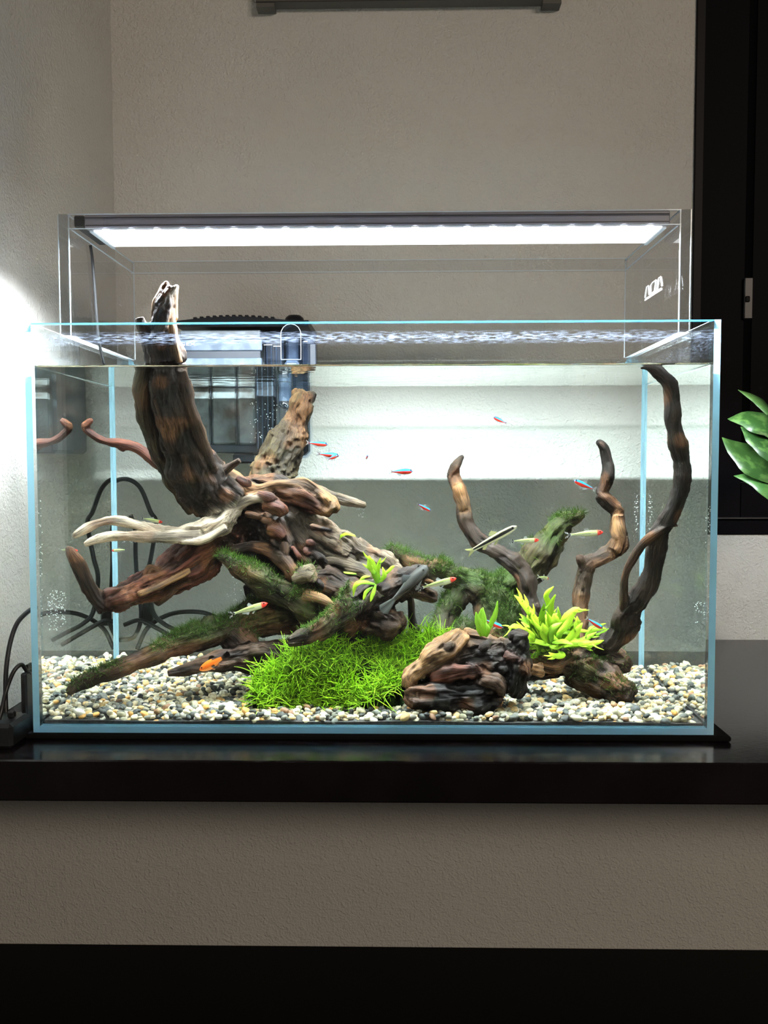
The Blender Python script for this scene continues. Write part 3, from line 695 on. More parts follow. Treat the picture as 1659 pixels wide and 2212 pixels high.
w5 = Wood()
w5.b([(842,1184,.2,8),(850,1192,.2,15),(885,1212,.202,21),(940,1235,.206,25),(1005,1258,.21,31),(1062,1280,.212,36),(1110,1258,.212,34),(1160,1205,.212,35),(1198,1152,.212,27),(1220,1126,.212,20),(1245,1116,.212,13),(1262,1110,.212,6)], OLIVE, moss=.95, n=12, gr=.9)
w5.b([(1062,1285,.21,44),(1085,1330,.205,62),(1110,1385,.2,74),(1120,1420,.195,70)], OLIVE, moss=1.0, n=14, gr=.6)
w5.b([(1000,1268,.208,24),(968,1320,.2,24),(950,1358,.19,22),(930,1385,.185,18)], OLIVE, moss=.9, gr=.6).b([(1010,1340,.19,20),(1000,1380,.185,30)], OLIVE, moss=1)
back = w5.build('moss_covered_branch', 'moss covered Y shaped branch standing at the back right of centre', voxel=.0015, seed=29, moss_n=5200, moss_len=.0065)

w6 = Wood()
w6.b([(1001,984,.18,4),(994,992,.18,8),(983,1010,.18,12),(980,1030,.18,14),(990,1055,.178,14),(1001,1085,.178,13),(1004,1120,.175,15),(1022,1158,.172,18),(1050,1180,.17,18),(1085,1198,.166,18),(1122,1228,.16,19),(1140,1268,.156,18),(1148,1310,.152,18),(1152,1360,.15,20)], (.055,.034,.02), gr=.8, rough=.12)
w6.b([(988,1052,.174,11),(998,1080,.172,11),(1002,1100,.172,10)], TAN)
w6.build('wavy_branch', 'slim S shaped brown branch behind the striped fish, right of centre', voxel=.0011, seed=31, moss_n=0, amp=1.15)
w7 = Wood()
w7.b([(1287,956,.15,4),(1296,958,.15,10),(1306,972,.15,12),(1312,1000,.15,13),(1314,1030,.15,15),(1305,1055,.15,13),(1299,1070,.15,14)], BLACK, gr=.6, rough=.06)
w7.b([(1297,1066,.15,14),(1316,1085,.15,19),(1334,1100,.15,18)], DARK, gr=.6, rough=.08)
w7.b([(1334,1098,.15,17),(1337,1130,.15,16),(1338,1160,.149,18),(1330,1185,.147,20),(1300,1203,.145,18),(1268,1220,.142,20),(1258,1260,.14,17),(1254,1300,.139,16),(1252,1340,.136,20),(1248,1400,.13,26)], (.075,.046,.025), gr=.8, rough=.1)
w7.b([(1336,1112,.143,13),(1338,1140,.142,13),(1337,1165,.142,15),(1326,1190,.14,15)], TAN, gr=.8)
w7.b([(1262,1230,.14,16),(1254,1208,.137,10),(1250,1200,.136,6)], BROWN).b([(1278,1212,.141,9),(1276,1196,.139,6)], BROWN)
w7.build('crooked_branch', 'crooked branch with a black top and tan middle, second upright from the right', voxel=.0011, seed=37, moss_n=0, amp=1.15)
w8 = Wood()
w8.b([(1382,795,.020,3),(1400,794,.020,8),(1420,802,.021,15),(1443,828,.023,19),(1452,865,.024,18),(1452,910,.026,18),(1462,955,.028,18),(1474,1010,.030,18),(1472,1060,.033,19),(1450,1105,.038,20),(1426,1150,.045,20),(1416,1200,.052,20),(1408,1245,.060,20),(1385,1285,.068,22),(1360,1318,.076,24),(1352,1345,.084,28),(1330,1378,.095,26),(1285,1400,.105,20),(1240,1428,.11,22),(1180,1448,.112,20),(1120,1452,.112,18)], (.028,.017,.011), gr=.8, rough=.1, n=12)
w8.b([(1466,1137,.036,2),(1448,1135,.036,6),(1420,1150,.036,8),(1392,1172,.042,9),(1372,1200,.048,9),(1352,1238,.056,8),(1347,1280,.064,9),(1350,1315,.072,11),(1358,1335,.078,14)], BROWN, gr=.6, rough=.12)
w8.b([(1230,1440,.105,36),(1285,1462,.095,40),(1340,1492,.08,34),(1368,1508,.072,18)], BROWN, moss=.55, gr=1.2, n=12)
w8.b([(1250,1412,.13,20),(1310,1420,.128,24),(1350,1436,.125,18),(1364,1442,.124,9)], BROWN, moss=.4, gr=1.2)
w8.b([(1150,1425,.105,20),(1200,1440,.1,20),(1240,1420,.1,24)], TAN, moss=.2)
w8.b([(1280,1390,.15,16),(1310,1378,.15,12),(1345,1380,.15,8)], OLIVE, moss=.2)
w8.b([(1215,1418,.11,30),(1180,1400,.115,26)], OLIVE, moss=.5)
tall = w8.build('arching_branch', 'tall dark arching branch reaching the water surface at the right, with mossy base logs', voxel=.0013, seed=41, moss_n=1500, moss_len=.004)
w9 = Wood()
w9.b([(872,1502,.030,12),(900,1505,.030,24),(960,1506,.032,28),(1030,1506,.036,32),(1075,1500,.04,28)], BLACK, gr=1.0, n=12)
w9.b([(880,1485,.030,12),(890,1458,.034,18),(925,1432,.038,22),(965,1405,.044,26),(992,1376,.050,24),(1000,1362,.052,12)], TAN, gr=.7, n=12)
w9.b([(930,1470,.05,34),(990,1440,.055,44),(1050,1430,.056,46),(1100,1440,.056,38)], DARK, gr=1.0, n=14)
w9.b([(1005,1375,.058,18),(1040,1378,.06,16),(1065,1392,.06,16)], TAN, gr=.8).b([(1010,1392,.058,28),(1060,1408,.058,30),(1110,1420,.056,26)], BROWN, gr=1.4)
w9.b([(935,1462,.036,14),(980,1452,.034,16),(1030,1448,.034,14)], RED, gr=1.4).b([(1040,1465,.034,18),(1065,1475,.034,20),(1080,1500,.036,18)], BROWN)
w9.b([(1115,1376,.046,16),(1128,1380,.046,14),(1120,1410,.045,24),(1112,1450,.044,32),(1098,1490,.044,28)], BLACK, gr=.9, n=12)
w9.b([(1100,1378,.048,10),(1118,1370,.047,12),(1138,1376,.046,10)], BROWN).b([(1130,1440,.06,16),(1170,1446,.07,14)], TAN)
rs = np.random.RandomState(5)
for k in range(9):
    u, v = rs.uniform(960, 1100), rs.uniform(1395, 1480); a = rs.uniform(-.9, .5); l = rs.uniform(14, 34)
    w9.b([(u, v, .040, rs.uniform(6, 11)), (u+l*math.cos(a)*.5, v+l*math.sin(a)*.5, .034, rs.uniform(6, 11)), (u+l*math.cos(a), v+l*math.sin(a), .040, 6)], [BROWN, DARK, RED, DARK][rs.randint(4)], gr=1.5)
stump = w9.build('gnarled_stump', 'chunky brown and black gnarled stump lying at the front right on the gravel', voxel=.0012, seed=43, moss_n=0, amp=1.7)
# ================================================================== gravel
def gz(x, y):
    return .0125 + (y/.29)*(.0055 - .010*(x/.29)*.5) + .0006*math.sin(x*41)*math.cos(y*37)
rng = np.random.RandomState(7); random.seed(7)
PAL = [((.070,.078,.075),3.2), ((.13,.14,.125),2.6), ((.25,.25,.21),2.0), ((.80,.71,.49),3.6), ((.88,.82,.62),3.6), ((.90,.88,.78),1.8), ((.72,.52,.25),2.0), ((.62,.34,.10),.9), ((.36,.35,.25),1.5), ((.30,.17,.10),.5)]
pw_ = np.array([q[1] for q in PAL]); pw_ /= pw_.sum()
bm_ = __import__('bmesh').new(); __import__('bmesh').ops.create_icosphere(bm_, subdivisions=2, radius=1.0)
IV = np.array([v.co for v in bm_.verts]); bm_.faces.ensure_lookup_table(); IF = np.array([[v.index for v in f.verts] for f in bm_.faces]); bm_.free()
def pebble_shape(seed):
    k = noise3(IV*1.3 + seed*7.1, seed); k2 = noise3(IV*2.6 + seed*3.3, seed+50)
    v = IV*(.72+.42*k+.18*k2)[:, None]
    v = np.sign(v)*np.abs(v)**.92
    r2 = np.random.RandomState(seed); return v*np.array([1.0+.35*r2.rand(), .82+.2*r2.rand(), .60+.2*r2.rand()])
SH = [pebble_shape(s) for s in range(24)]
spots = []
def free(x, y, z): return True
sp = .0064
for layer in range(3):
    for i in range(int(.584/sp)):
        for j in range(int(.284/sp)):
            x = -.291 + (i+.5*(j % 2) + rng.uniform(-.42, .42))*sp; y = .0092 + (j + rng.uniform(-.42, .42) + .3*layer)*sp
            if not (-.2893 < x < .2893 and .0100 < y < .2893): continue
            if layer == 2 and rng.rand() > .28: continue
            z = gz(x, y) + (-.0042, -.0012, .0012)[layer] + rng.uniform(-.0007, .0007)
            spots.append((x, y, z, .0026*(rng.uniform(.75, 1.35)) + (.0012 if rng.rand() < .12 else 0)))
spots = np.array(spots)
front = np.argsort(spots[:, 1] - (spots[:, 2]-.012)*1.2)
single = set(front[:300].tolist())
gb = tag(empty('gravel_bed', (0, .15, .0063)), 'bed of mixed white, tan and grey river pebbles covering the tank bottom', 'gravel')
bpy.context.view_layer.update()
base = MB(); nxg = 24
for i in range(nxg+1):
    for j in range(nxg+1):
        x, y = -.2925 + .585*i/nxg, .0068 + .2862*j/nxg; base.v.append((x, y, gz(x, y) - .0038))
for i in range(nxg):
    for j in range(nxg): a = i*(nxg+1)+j; base.f.append((a, a+nxg+1, a+nxg+2, a+1))
n0 = len(base.v); rim = [(i, 0) for i in range(nxg+1)] + [(nxg, j) for j in range(1, nxg+1)] + [(i, nxg) for i in range(nxg-1, -1, -1)] + [(0, j) for j in range(nxg-1, 0, -1)]
for (i, j) in rim: q = base.v[i*(nxg+1)+j]; base.v.append((q[0], q[1], .0064))
for k in range(len(rim)):
    k2 = (k+1) % len(rim); a = rim[k][0]*(nxg+1)+rim[k][1]; b = rim[k2][0]*(nxg+1)+rim[k2][1]; base.f.append((b, a, n0+k, n0+k2))
base.m = [0]*len(base.f)
M['grit'] = pbr('dark_grit', (.05, .048, .042), .8, .2, noise=(300, (.02, .02, .02), .4, .6))
keep(base.build('grit_base', M['grit']), gb)
cache = {}
def pebble_mesh(si, ci):
    if (si, ci) not in cache:
        me = bpy.data.meshes.new('pebble'); me.from_pydata((SH[si]).tolist(), [], IF.tolist())
        me.polygons.foreach_set('use_smooth', [True]*len(IF))
        set_attr(me, 'tone', 'FLOAT_COLOR', np.tile(np.r_[np.array(PAL[ci][0])*(.85+.3*((si*7) % 10)/10), 1], (len(IV), 1)))
        me.materials.append(M['stone']); cache[si, ci] = me
    return cache[si, ci]
def rotm(a, b, c_):
    return np.array((Matrix.Rotation(a, 3, 'Z') @ Matrix.Rotation(b, 3, 'X') @ Matrix.Rotation(c_, 3, 'Y')))
AV = []; AC = []; cnt = 0
for i, (x, y, z, r) in enumerate(spots):
    si = rng.randint(24); ci = rng.choice(len(PAL), p=pw_); e = (rng.uniform(0, 6.28), rng.normal(0, .35), rng.normal(0, .35))
    if i in single:
        o_ = bpy.data.objects.new('pebble', pebble_mesh(si % 8, ci)); C.objects.link(o_)
        o_.location = (x, y, z); o_.rotation_euler = Matrix(rotm(*e).tolist()).to_euler(); o_.scale = (r, r, r); keep(o_, gb)
    else:
        AV.append(SH[si] @ rotm(*e).T * r + np.array([x, y, z]))
        AC.append(np.tile(np.r_[np.array(PAL[ci][0])*rng.uniform(.8, 1.2), 1], (len(IV), 1)))
AV = np.concatenate(AV); n_ = len(AV)//len(IV); FF = (IF[None] + (np.arange(n_)*len(IV))[:, None, None]).reshape(-1, 3)
me = bpy.data.meshes.new('pebbles'); me.vertices.add(len(AV)); me.vertices.foreach_set('co', AV.astype(np.float32).ravel())
me.loops.add(FF.size); me.loops.foreach_set('vertex_index', FF.astype(np.int32).ravel()); me.polygons.add(len(FF)); me.polygons.foreach_set('loop_start', np.arange(0, FF.size, 3, dtype=np.int32))
me.update(calc_edges=True); me.polygons.foreach_set('use_smooth', [True]*len(FF)); set_attr(me, 'tone', 'FLOAT_COLOR', np.concatenate(AC))
o_ = link('pebble_layer', me, None, M['stone']); tag(o_, None, None, None, 'stuff'); keep(o_, gb)

# ================================================================== bright moss mound
poly = [(538,1482),(556,1446),(600,1420),(650,1398),(690,1374),(732,1346),(790,1350),(850,1366),(930,1364),(972,1368),(955,1402),(900,1440),(872,1468),(856,1492),(770,1524),(690,1532),(610,1530),(556,1522)]
def inside(u, v):
    c_ = False; j = len(poly)-1
    for i in range(len(poly)):
        (a, b), (c2, d2) = poly[i], poly[j]
        if (b > v) != (d2 > v) and u < (c2-a)*(v-b)/(d2-b)+a: c_ = not c_
        j = i
    return c_
def moundY(u, v):
    t = (1532-v)/190
    return .036 + .055*t + .012*math.sin(u*.021)*math.sin(v*.03) + .0000*u + .02*max(0, (u-850)/130)
mb = MB(); N1, N2 = 40, 18
cols = []
for i in range(N1+1):
    u = 545 + (965-545)*i/N1
    vs = [v for v in range(1335, 1536, 2) if inside(u, v)]
    cols.append((u, (min(vs), max(vs)) if vs else (1450, 1452)))
for (u, (v0, v1)) in cols:
    for j in range(N2+1):
        v = v1 + (v0-v1)*j/N2; p = at(u, v, moundY(u, v)+.004, True); mb.v.append((p[0], p[1], p[2]-.002))
for i in range(N1):
    for j in range(N2): a = i*(N2+1)+j; mb.f.append((a, a+N2+1, a+N2+2, a+1))
nb = len(mb.v)
for i, (u, _) in enumerate(cols):
    for j in range(N2+1):
        q = mb.v[i*(N2+1)+j]; mb.v.append((q[0], q[1]+.02*min(1, j/3+.1), max(.012, q[2]-.03)))
for i in range(N1):
    for j in range(N2): a = nb+i*(N2+1)+j; mb.f.append((a, a+1, a+N2+2, a+N2+1))
for i in range(N1):
    for j in (0, N2): a = i*(N2+1)+j; mb.f.append((a, a+N2+1, nb+a+N2+1, nb+a))
for j in range(N2):
    for i in (0, N1): a = i*(N2+1)+j; mb.f.append((a, a+1, nb+a+1, nb+a))
mb.m = [0]*len(mb.f)
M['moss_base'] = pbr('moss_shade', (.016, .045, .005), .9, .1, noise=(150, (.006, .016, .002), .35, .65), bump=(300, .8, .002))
moss = tag(empty('moss_mound', tuple(at(740, 1450, .06, True))), 'bright green feathery moss mound spreading in the front centre of the tank', 'moss')
bpy.context.view_layer.update()
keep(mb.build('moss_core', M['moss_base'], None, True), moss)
B_, N_ = [], []
while len(B_) < 7000:
    u, v = rng.uniform(536, 978), rng.uniform(1343, 1534)
    if not inside(u, v): continue
    if noise3(np.array([[u*.03, v*.045, 0]]), 8)[0] < .30*rng.rand()+.12: continue
    B_.append(at(u, v, moundY(u, v) + rng.uniform(-.003, .004), True)); N_.append((rng.normal(.0, .45), -.6+rng.normal(0, .2), .75))
B_, N_ = np.array(B_), np.array(N_); N_ /= np.linalg.norm(N_, axis=1)[:, None]
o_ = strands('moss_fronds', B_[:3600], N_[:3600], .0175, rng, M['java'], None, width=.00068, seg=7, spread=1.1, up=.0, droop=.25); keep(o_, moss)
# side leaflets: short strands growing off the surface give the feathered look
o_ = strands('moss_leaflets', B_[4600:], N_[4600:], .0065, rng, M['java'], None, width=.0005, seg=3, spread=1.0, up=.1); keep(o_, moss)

# ================================================================== water ferns (each leaf a part)
M['fern'] = thinleaf('fern_leaf', 'tone', trans=.4, rough=.4)
def leaf_mesh(spine, widths, col0, col1, name='leaf', lobes=0, seed=0, fold=.25, thick=.00025, mat=None, wav=.0):
    S = catmull(spine, 5); n_ = len(S); r2 = np.random.RandomState(seed)
    wd = np.interp(np.linspace(0, 1, n_), np.linspace(0, 1, len(widths)), widths)
    wl = wd*(1+.35*(noise3(np.stack([np.linspace(0, 7, n_), 0*wd+seed, 0*wd], 1), 3)-.5)); wr = wd*(1+.35*(noise3(np.stack([np.linspace(0, 7, n_), 0*wd+seed+9, 0*wd], 1), 4)-.5))
    mb = MB(); c_ = []
    def strip(S, wl, wr):
        b = len(mb.v); n_ = len(S)
        for i, p in enumerate(S):
            t = S[min(i+1, n_-1)]-S[max(i-1, 0)]; t = t/(np.linalg.norm(t)+1e-9)
            nrm = np.array([.15, -.75, .65]); nrm = nrm - t*(nrm@t); nrm /= np.linalg.norm(nrm)+1e-9; sd = np.cross(t, nrm)
            w_ = wav*math.sin(i*1.3+seed)
            for s_ in (0, 1):
                off = nrm*thick*(1 if s_ == 0 else -1)
                mb.v += [tuple(p - sd*wl[i] + nrm*(fold*wl[i]+w_*wl[i]) + off*.3), tuple(p + off), tuple(p + sd*wr[i] + nrm*(fold*wr[i]-w_*wr[i]) + off*.3)]
            k = i/(n_-1); cc = np.array(col0)*(1-k)+np.array(col1)*k
            c_.extend([cc, cc*.82, cc]*2)
        for i in range(n_-1):
            a, d2 = b+i*6, b+i*6+6
            mb.f += [(a, a+1, d2+1, d2), (a+1, a+2, d2+2, d2+1), (a+4, a+3, d2+3, d2+4), (a+5, a+4, d2+4, d2+5), (a+3, a, d2, d2+3), (a+2, a+5, d2+5, d2+2)]
        mb.f += [(b, b+3, b+4, b+1), (b+1, b+4, b+5, b+2)]; e = b+(n_-1)*6; mb.f += [(e+3, e, e+1, e+4), (e+4, e+1, e+2, e+5)]
    strip(S, wl, wr)
    for L in range(lobes):
        i = int(n_*(.5+.38*r2.rand())); i = min(i, n_-3); t = S[i+1]-S[i]; t = t/(np.linalg.norm(t)+1e-9)
        sd = np.cross(t, np.array([.15, -.75, .65])); sd /= np.linalg.norm(sd)+1e-9; sg = r2.choice([-1, 1]); ln = wd.max()*(2.2+1.6*r2.rand())
        sp_ = [S[i], S[i]+t*ln*.4+sd*sg*ln*.35, S[i]+t*ln*.9+sd*sg*ln*.55]
        ss = catmull(sp_, 3); strip(ss, np.interp(np.linspace(0, 1, len(ss)), [0, .4, 1], [wd[i]*.5, wd[i]*.55, .0001]), np.interp(np.linspace(0, 1, len(ss)), [0, .4, 1], [wd[i]*.5, wd[i]*.55, .0001]))
    mb.m = [0]*len(mb.f)
    me = mb.mesh(name, True); 
    if len(me.vertices) == len(c_): set_attr(me, 'tone', 'FLOAT_COLOR', np.c_[np.clip(np.array(c_), 0, 1), np.ones(len(c_))])
    me.materials.append(mat or M['fern']); return me
def px_leaf(par, pts, wpx, col0, col1, lobes=0, seed=0, nm='leaf', fold=.25):
    sp_ = [at(u, v, Y, True) for (u, v, Y) in pts]; k = mpp(pts[0][2])
    me = leaf_mesh(sp_, [q*k for q in wpx], col0, col1, nm, lobes, seed, fold); o_ = bpy.data.objects.new(nm, me); C.objects.link(o_); keep(o_, par); return o_
G0, G1, G2 = (.08, .22, .01), (.32, .60, .025), (.62, .84, .05)
fern = tag(empty('water_fern', tuple(at(1195, 1400, .088, True))), 'large bright lime green water fern with forked leaves on the wood at the right', 'aquarium plant')
bpy.context.view_layer.update()
named = [([(1192,1350,.085),(1183,1305,.083),(1180,1285,.082),(1196,1267,.08)], 7), ([(1194,1345,.085),(1190,1310,.083),(1200,1284,.08)], 6), ([(1170,1385,.085),(1150,1335,.08),(1130,1305,.08),(1111,1286,.08)], 9),
         ([(1165,1390,.08),(1140,1372,.075),(1115,1355,.072),(1098,1357,.07)], 9), ([(1150,1395,.075),(1120,1382,.07),(1094,1392,.066),(1078,1396,.066)], 7), ([(1180,1400,.08),(1160,1350,.075),(1145,1318,.075)], 10),
         ([(1200,1400,.08),(1230,1392,.072),(1260,1388,.068),(1284,1388,.066)], 9), ([(1200,1395,.085),(1218,1345,.08),(1240,1320,.08),(1252,1313,.08)], 10), ([(1195,1390,.085),(1200,1350,.08),(1196,1325,.08)], 13),
         ([(1205,1405,.078),(1215,1415,.07),(1200,1418,.066),(1185,1410,.064)], 8), ([(1210,1395,.078),(1240,1370,.07),(1258,1345,.07)], 9), ([(1190,1400,.078),(1175,1370,.07),(1172,1345,.07)], 12)]
for i, (pts, wd) in enumerate(named):
    px_leaf(fern, pts, [wd*.25, wd*.8, wd, wd*.75, 1.0], G1, G2, lobes=(0 if i < 2 else 2), seed=i+1)
for i in range(62):
    a = math.radians(rng.uniform(-35, 215)); ln = rng.uniform(34, 92)*(1.0 if math.sin(a) > 0 else .7)
    u0, v0 = 1190+rng.normal(0, 24), 1388+rng.normal(0, 12); Y0 = rng.uniform(.068, .105)
    u1, v1 = u0+math.cos(a)*ln, v0-math.sin(a)*ln*.95; bend = rng.uniform(-14, 14); Y1 = Y0-rng.uniform(-.008, .016)
    um, vm = (u0+u1)/2 - math.sin(a)*bend, (v0+v1)/2 - math.cos(a)*bend; wd = rng.uniform(4.5, 9)
    k = rng.rand(); c0, c1 = np.array(G0)*(1-k)+np.array(G1)*k, np.array(G1)*(1-k)+np.array(G2)*k
    px_leaf(fern, [(u0, v0, Y0), (um, vm, (Y0+Y1)/2), (u1, v1+ln*.06, Y1)], [wd*.3, wd*.85, wd, wd*.8, 1.0], c0, c1, lobes=rng.randint(0, 3), seed=100+i)
fr_ = strands('root_hairs', np.array([at(1185+rng.normal(0, 22), 1408+rng.normal(0, 6), .078, True) for _ in range(160)]), np.tile([0, -.7, .3], (160, 1)), .007, rng, M['moss'], None, width=.0002); keep(fr_, fern)
sprig = tag(empty('fern_sprig', tuple(at(1045, 1372, .054, True))), 'small sprig of a few upright light green leaves on top of the front stump', 'aquarium plant')
bpy.context.view_layer.update()
for i, (pts, wd) in enumerate([([(1040,1374,.054),(1032,1345,.052),(1028,1322,.05)], 9), ([(1044,1374,.054),(1038,1340,.053),(1040,1314,.052)], 8), ([(1046,1375,.054),(1047,1345,.055),(1043,1312,.055)], 5), ([(1048,1374,.054),(1062,1346,.053),(1070,1325,.052),(1075,1298,.051)], 6), ([(1050,1376,.054),(1054,1360,.05),(1050,1345,.05)], 5)]):
    px_leaf(sprig, pts, [wd*.35, wd*.9, wd, wd*.7, .8], G1, (.42, .72, .08), 0, 300+i)
crown = tag(empty('fern_clump', tuple(at(815, 1255, .062, True))), 'loose light green fern clump on the dark forked stump, left of the catfish', 'aquarium plant')
bpy.context.view_layer.update()
for i, (pts, wd) in enumerate([([(815,1262,.064),(808,1235,.062),(800,1215,.06),(797,1200,.06)], 9), ([(818,1258,.066),(815,1235,.064),(822,1205,.062)], 6), ([(812,1240,.062),(800,1228,.06),(794,1212,.06)], 7), ([(810,1262,.058),(785,1258,.055),(768,1265,.054),(763,1288,.054)], 6),
         ([(805,1268,.058),(790,1280,.056),(785,1296,.054)], 4), ([(822,1250,.066),(845,1228,.064),(852,1222,.064)], 4), ([(812,1262,.058),(805,1285,.054),(800,1300,.053)], 4), ([(770,1240,.09),(750,1238,.09),(742,1236,.09)], 3), ([(818,1262,.064),(830,1245,.06),(826,1225,.06)], 5), ([(775,1262,.07),(785,1248,.07),(800,1245,.07)], 4)]):
    px_leaf(crown, pts, [wd*.35, wd*.9, wd, wd*.8, .8], (.2, .45, .03), G2, (1 if i < 3 else 0), 400+i)
single_leaf = tag(empty('fern_shoot', tuple(at(730, 1170, .12, True))), 'single curved bright green leaf arching from the grey root at centre', 'aquarium plant')
bpy.context.view_layer.update()
px_leaf(single_leaf, [(729, 1172, .118), (736, 1160, .112), (748, 1154, .108), (762, 1156, .106), (768, 1159, .105)], [3, 4.5, 4.5, 3, .8], G1, G2, 0, 500)
px_leaf(single_leaf, [(728, 1174, .118), (726, 1166, .118), (727, 1160, .118)], [2, 2.5, 1.5, .6], G1, G2, 0, 501)
# ================================================================== hang-on filter behind the tank
M['smoke'] = pbr('smoked_plastic', (.075, .09, .10), .3, .5, noise=(60, (.035, .042, .05), .35, .65))
M['floss'] = pbr('filter_floss', (.17, .195, .205), .9, .1, noise=(45, (.07, .065, .06), .38, .62), bump=(240, .5, .001))
M['navy'] = pbr('dark_plastic', (.016, .02, .028), .35, .5)
M['lidblack'] = pbr('lid_black', (.012, .012, .014), .4, .4)
M['bluegrey'] = pbr('tinted_plastic', (.10, .125, .16), .25, .5, noise=(70, (.06, .08, .11), .4, .6))
M['clearblue'] = clear('clear_blue_plastic', (.80, .86, .95), .10)
fl = tag(empty('hang_on_filter', tuple(at(530, 780, .34, False))), 'smoky hang-on filter box with ribbed black lid behind the tank back', 'aquarium filter')
bpy.context.view_layer.update()
FY = .311
X = lambda u, v=740, Y=FY: float(at(u, v, Y, False)[0])
XW = lambda u, v=900, Y=FY: float(at(u, v, Y, True)[0])
Z = lambda v, Y=FY, w=None: float(at(560, v, Y, w)[2])
zb, zt = Z(978, FY, True), Z(705, FY, False)
def fp(nm, lo, hi, mt, bev=.0008): return keep(MB().box(lo, hi, bev).build(nm, mt), fl)
xl, xr = XW(396), XW(600)
fp('box', (xl, FY+.012, zb), (xr, .425, zt-.004), M['smoke'], .004)
fp('front_frame', (xl, FY, zb), (xr, FY+.002, zb+.009), M['navy']); fp('front_frame', (xl, FY, Z(835, FY, True)), (xr, FY+.002, Z(826, FY, True)), M['bluegrey'])
ed = [XW(402), XW(454), XW(457), XW(510), XW(513), XW(550)]
for k in range(3):
    o_ = fp('filter_pad', (ed[2*k], FY+.002, zb+.0095), (ed[2*k+1], FY+.0115, Z(836, FY, True)), M['floss'], .002)
for k in (1, 3): fp('divider', (ed[k]+.0002, FY, zb+.0095), (ed[k+1]-.0002, FY+.0115, Z(836, FY, True)), M['navy'], .0004)
fp('side_chamber', (XW(552), FY-.001, zb), (XW(596), .40, zt-.012), M['navy'], .002)
for u in (556, 566, 578, 588): fp('chamber_rib', (XW(u), FY-.0022, zb+.004), (XW(u+3), FY-.0012, zt-.02), M['bluegrey'], .0004)
fp('motor_block', (XW(500), FY+.004, Z(1001, FY, True)), (XW(546), FY+.04, zb-.0006), M['navy'], .002)
fp('clear_sleeve', (XW(600), FY+.006, Z(880, FY, True)), (XW(628), FY+.03, zt-.012), M['bluegrey'], .003)
fp('pump_tube', (XW(630), FY+.004, Z(984, FY, True)), (XW(664), FY+.034, zt-.012), M['navy'], .005)
fp('tube_guard', (XW(627), FY+.001, Z(990, FY, True)), (XW(669), FY+.037, zt-.010), M['clearblue'], .006)
# lid with an arched ribbed top
zl = Z(700, .35, False); x0_, x1_ = X(395, 700, .35), X(672, 700, .35)
pr = []
for k in range(21):
    t = k/20; pr.append((x0_+(x1_-x0_)*t, zl + .0050*max(0, math.sin(math.pi*min(1, t/.86)))))
mb = MB(); b = []
for (x_, z_) in pr: b += [(x_, .318, z_-.0005), (x_, .422, z_-.0005), (x_, .318, zl-.008), (x_, .422, zl-.008)]
f = []
for k in range(20):
    a, c_ = 4*k, 4*k+4
    f += [(a, a+1, c_+1, c_), (a+2, c_+2, c_+3, a+3), (a, c_, c_+2, a+2), (a+1, a+3, c_+3, c_+1)]
f += [(0, 2, 3, 1), (80, 81, 83, 82)]
lid = keep(mb.add(b, f).build('lid', M['lidblack']), fl)
for k in range(13):
    u = 432 + k*13.6; x_ = X(u, 690, .35); t = (x_-x0_)/(x1_-x0_); z_ = zl + .0050*math.sin(math.pi*min(1, t/.86))
    keep(MB().box((x_-.0022, .322, z_-.0012), (x_+.0022, .36, z_+.0022), .0005).build('lid_rib', M['lidblack']), lid)
kx = X(636, 690, .35)
keep(MB().lathe([(.0125, 0), (.0125, .004), (.0112, .0082), (.0075, .0112), (.0002, .0122)], (kx, .35, zl-.001), 20).build('lid_knob', M['lidblack'], None, True), lid)
# parts hooked into the tank
SY = .268
xs0, xs1 = X(384, 750, SY), X(566, 750, SY)
fp('spout', (xs0, SY, Z(757, SY, False)), (xs1, SY+.003, Z(733, SY, False)), M['bluegrey'], .0008)
fp('spout_lip', (xs0, SY-.004, Z(787, SY, False)-.004), (xs1, SY+.004, Z(774, SY, False)), M['bluegrey'], .0008)
fp('spout_slot', (xs0+.006, SY+.001, Z(773.5, SY, False)), (xs1-.002, SY+.004, Z(757.5, SY, False)), M['navy'], .0004)
fp('spout_bridge', (xs0+.002, SY+.0035, Z(732, SY, False)), (xs1-.002, .312, Z(712, SY, False)), M['smoke'], .001)
cu = bpy.data.curves.new('filter_lettering', 'FONT'); cu.body = 'GEX'; cu.size = .0066; cu.extrude = .0002; cu.align_x = 'LEFT'
to = bpy.data.objects.new('tmp', cu); C.objects.link(to); dg = bpy.context.evaluated_depsgraph_get(); dg.update()
tm = bpy.data.meshes.new_from_object(to.evaluated_get(dg)); bpy.data.objects.remove(to)
M['letter'] = pbr('raised_letter', (.42, .48, .55), .3, .5)
tm.materials.clear(); tm.materials.append(M['letter'])
o_ = bpy.data.objects.new('raised_lettering', tm); C.objects.link(o_)
o_.matrix_world = Matrix.Translation((X(388, 745, SY), SY-.0003, Z(746, SY, False))) @ Matrix.Rotation(math.pi/2, 4, 'X') @ Matrix.Diagonal((1.45, .8, 1, 1)); bpy.context.view_layer.update()
mw = o_.matrix_world.copy(); o_.parent = fl; o_.matrix_parent_inverse = Matrix.Translation(-Vector(fl.location)); o_.matrix_basis = mw
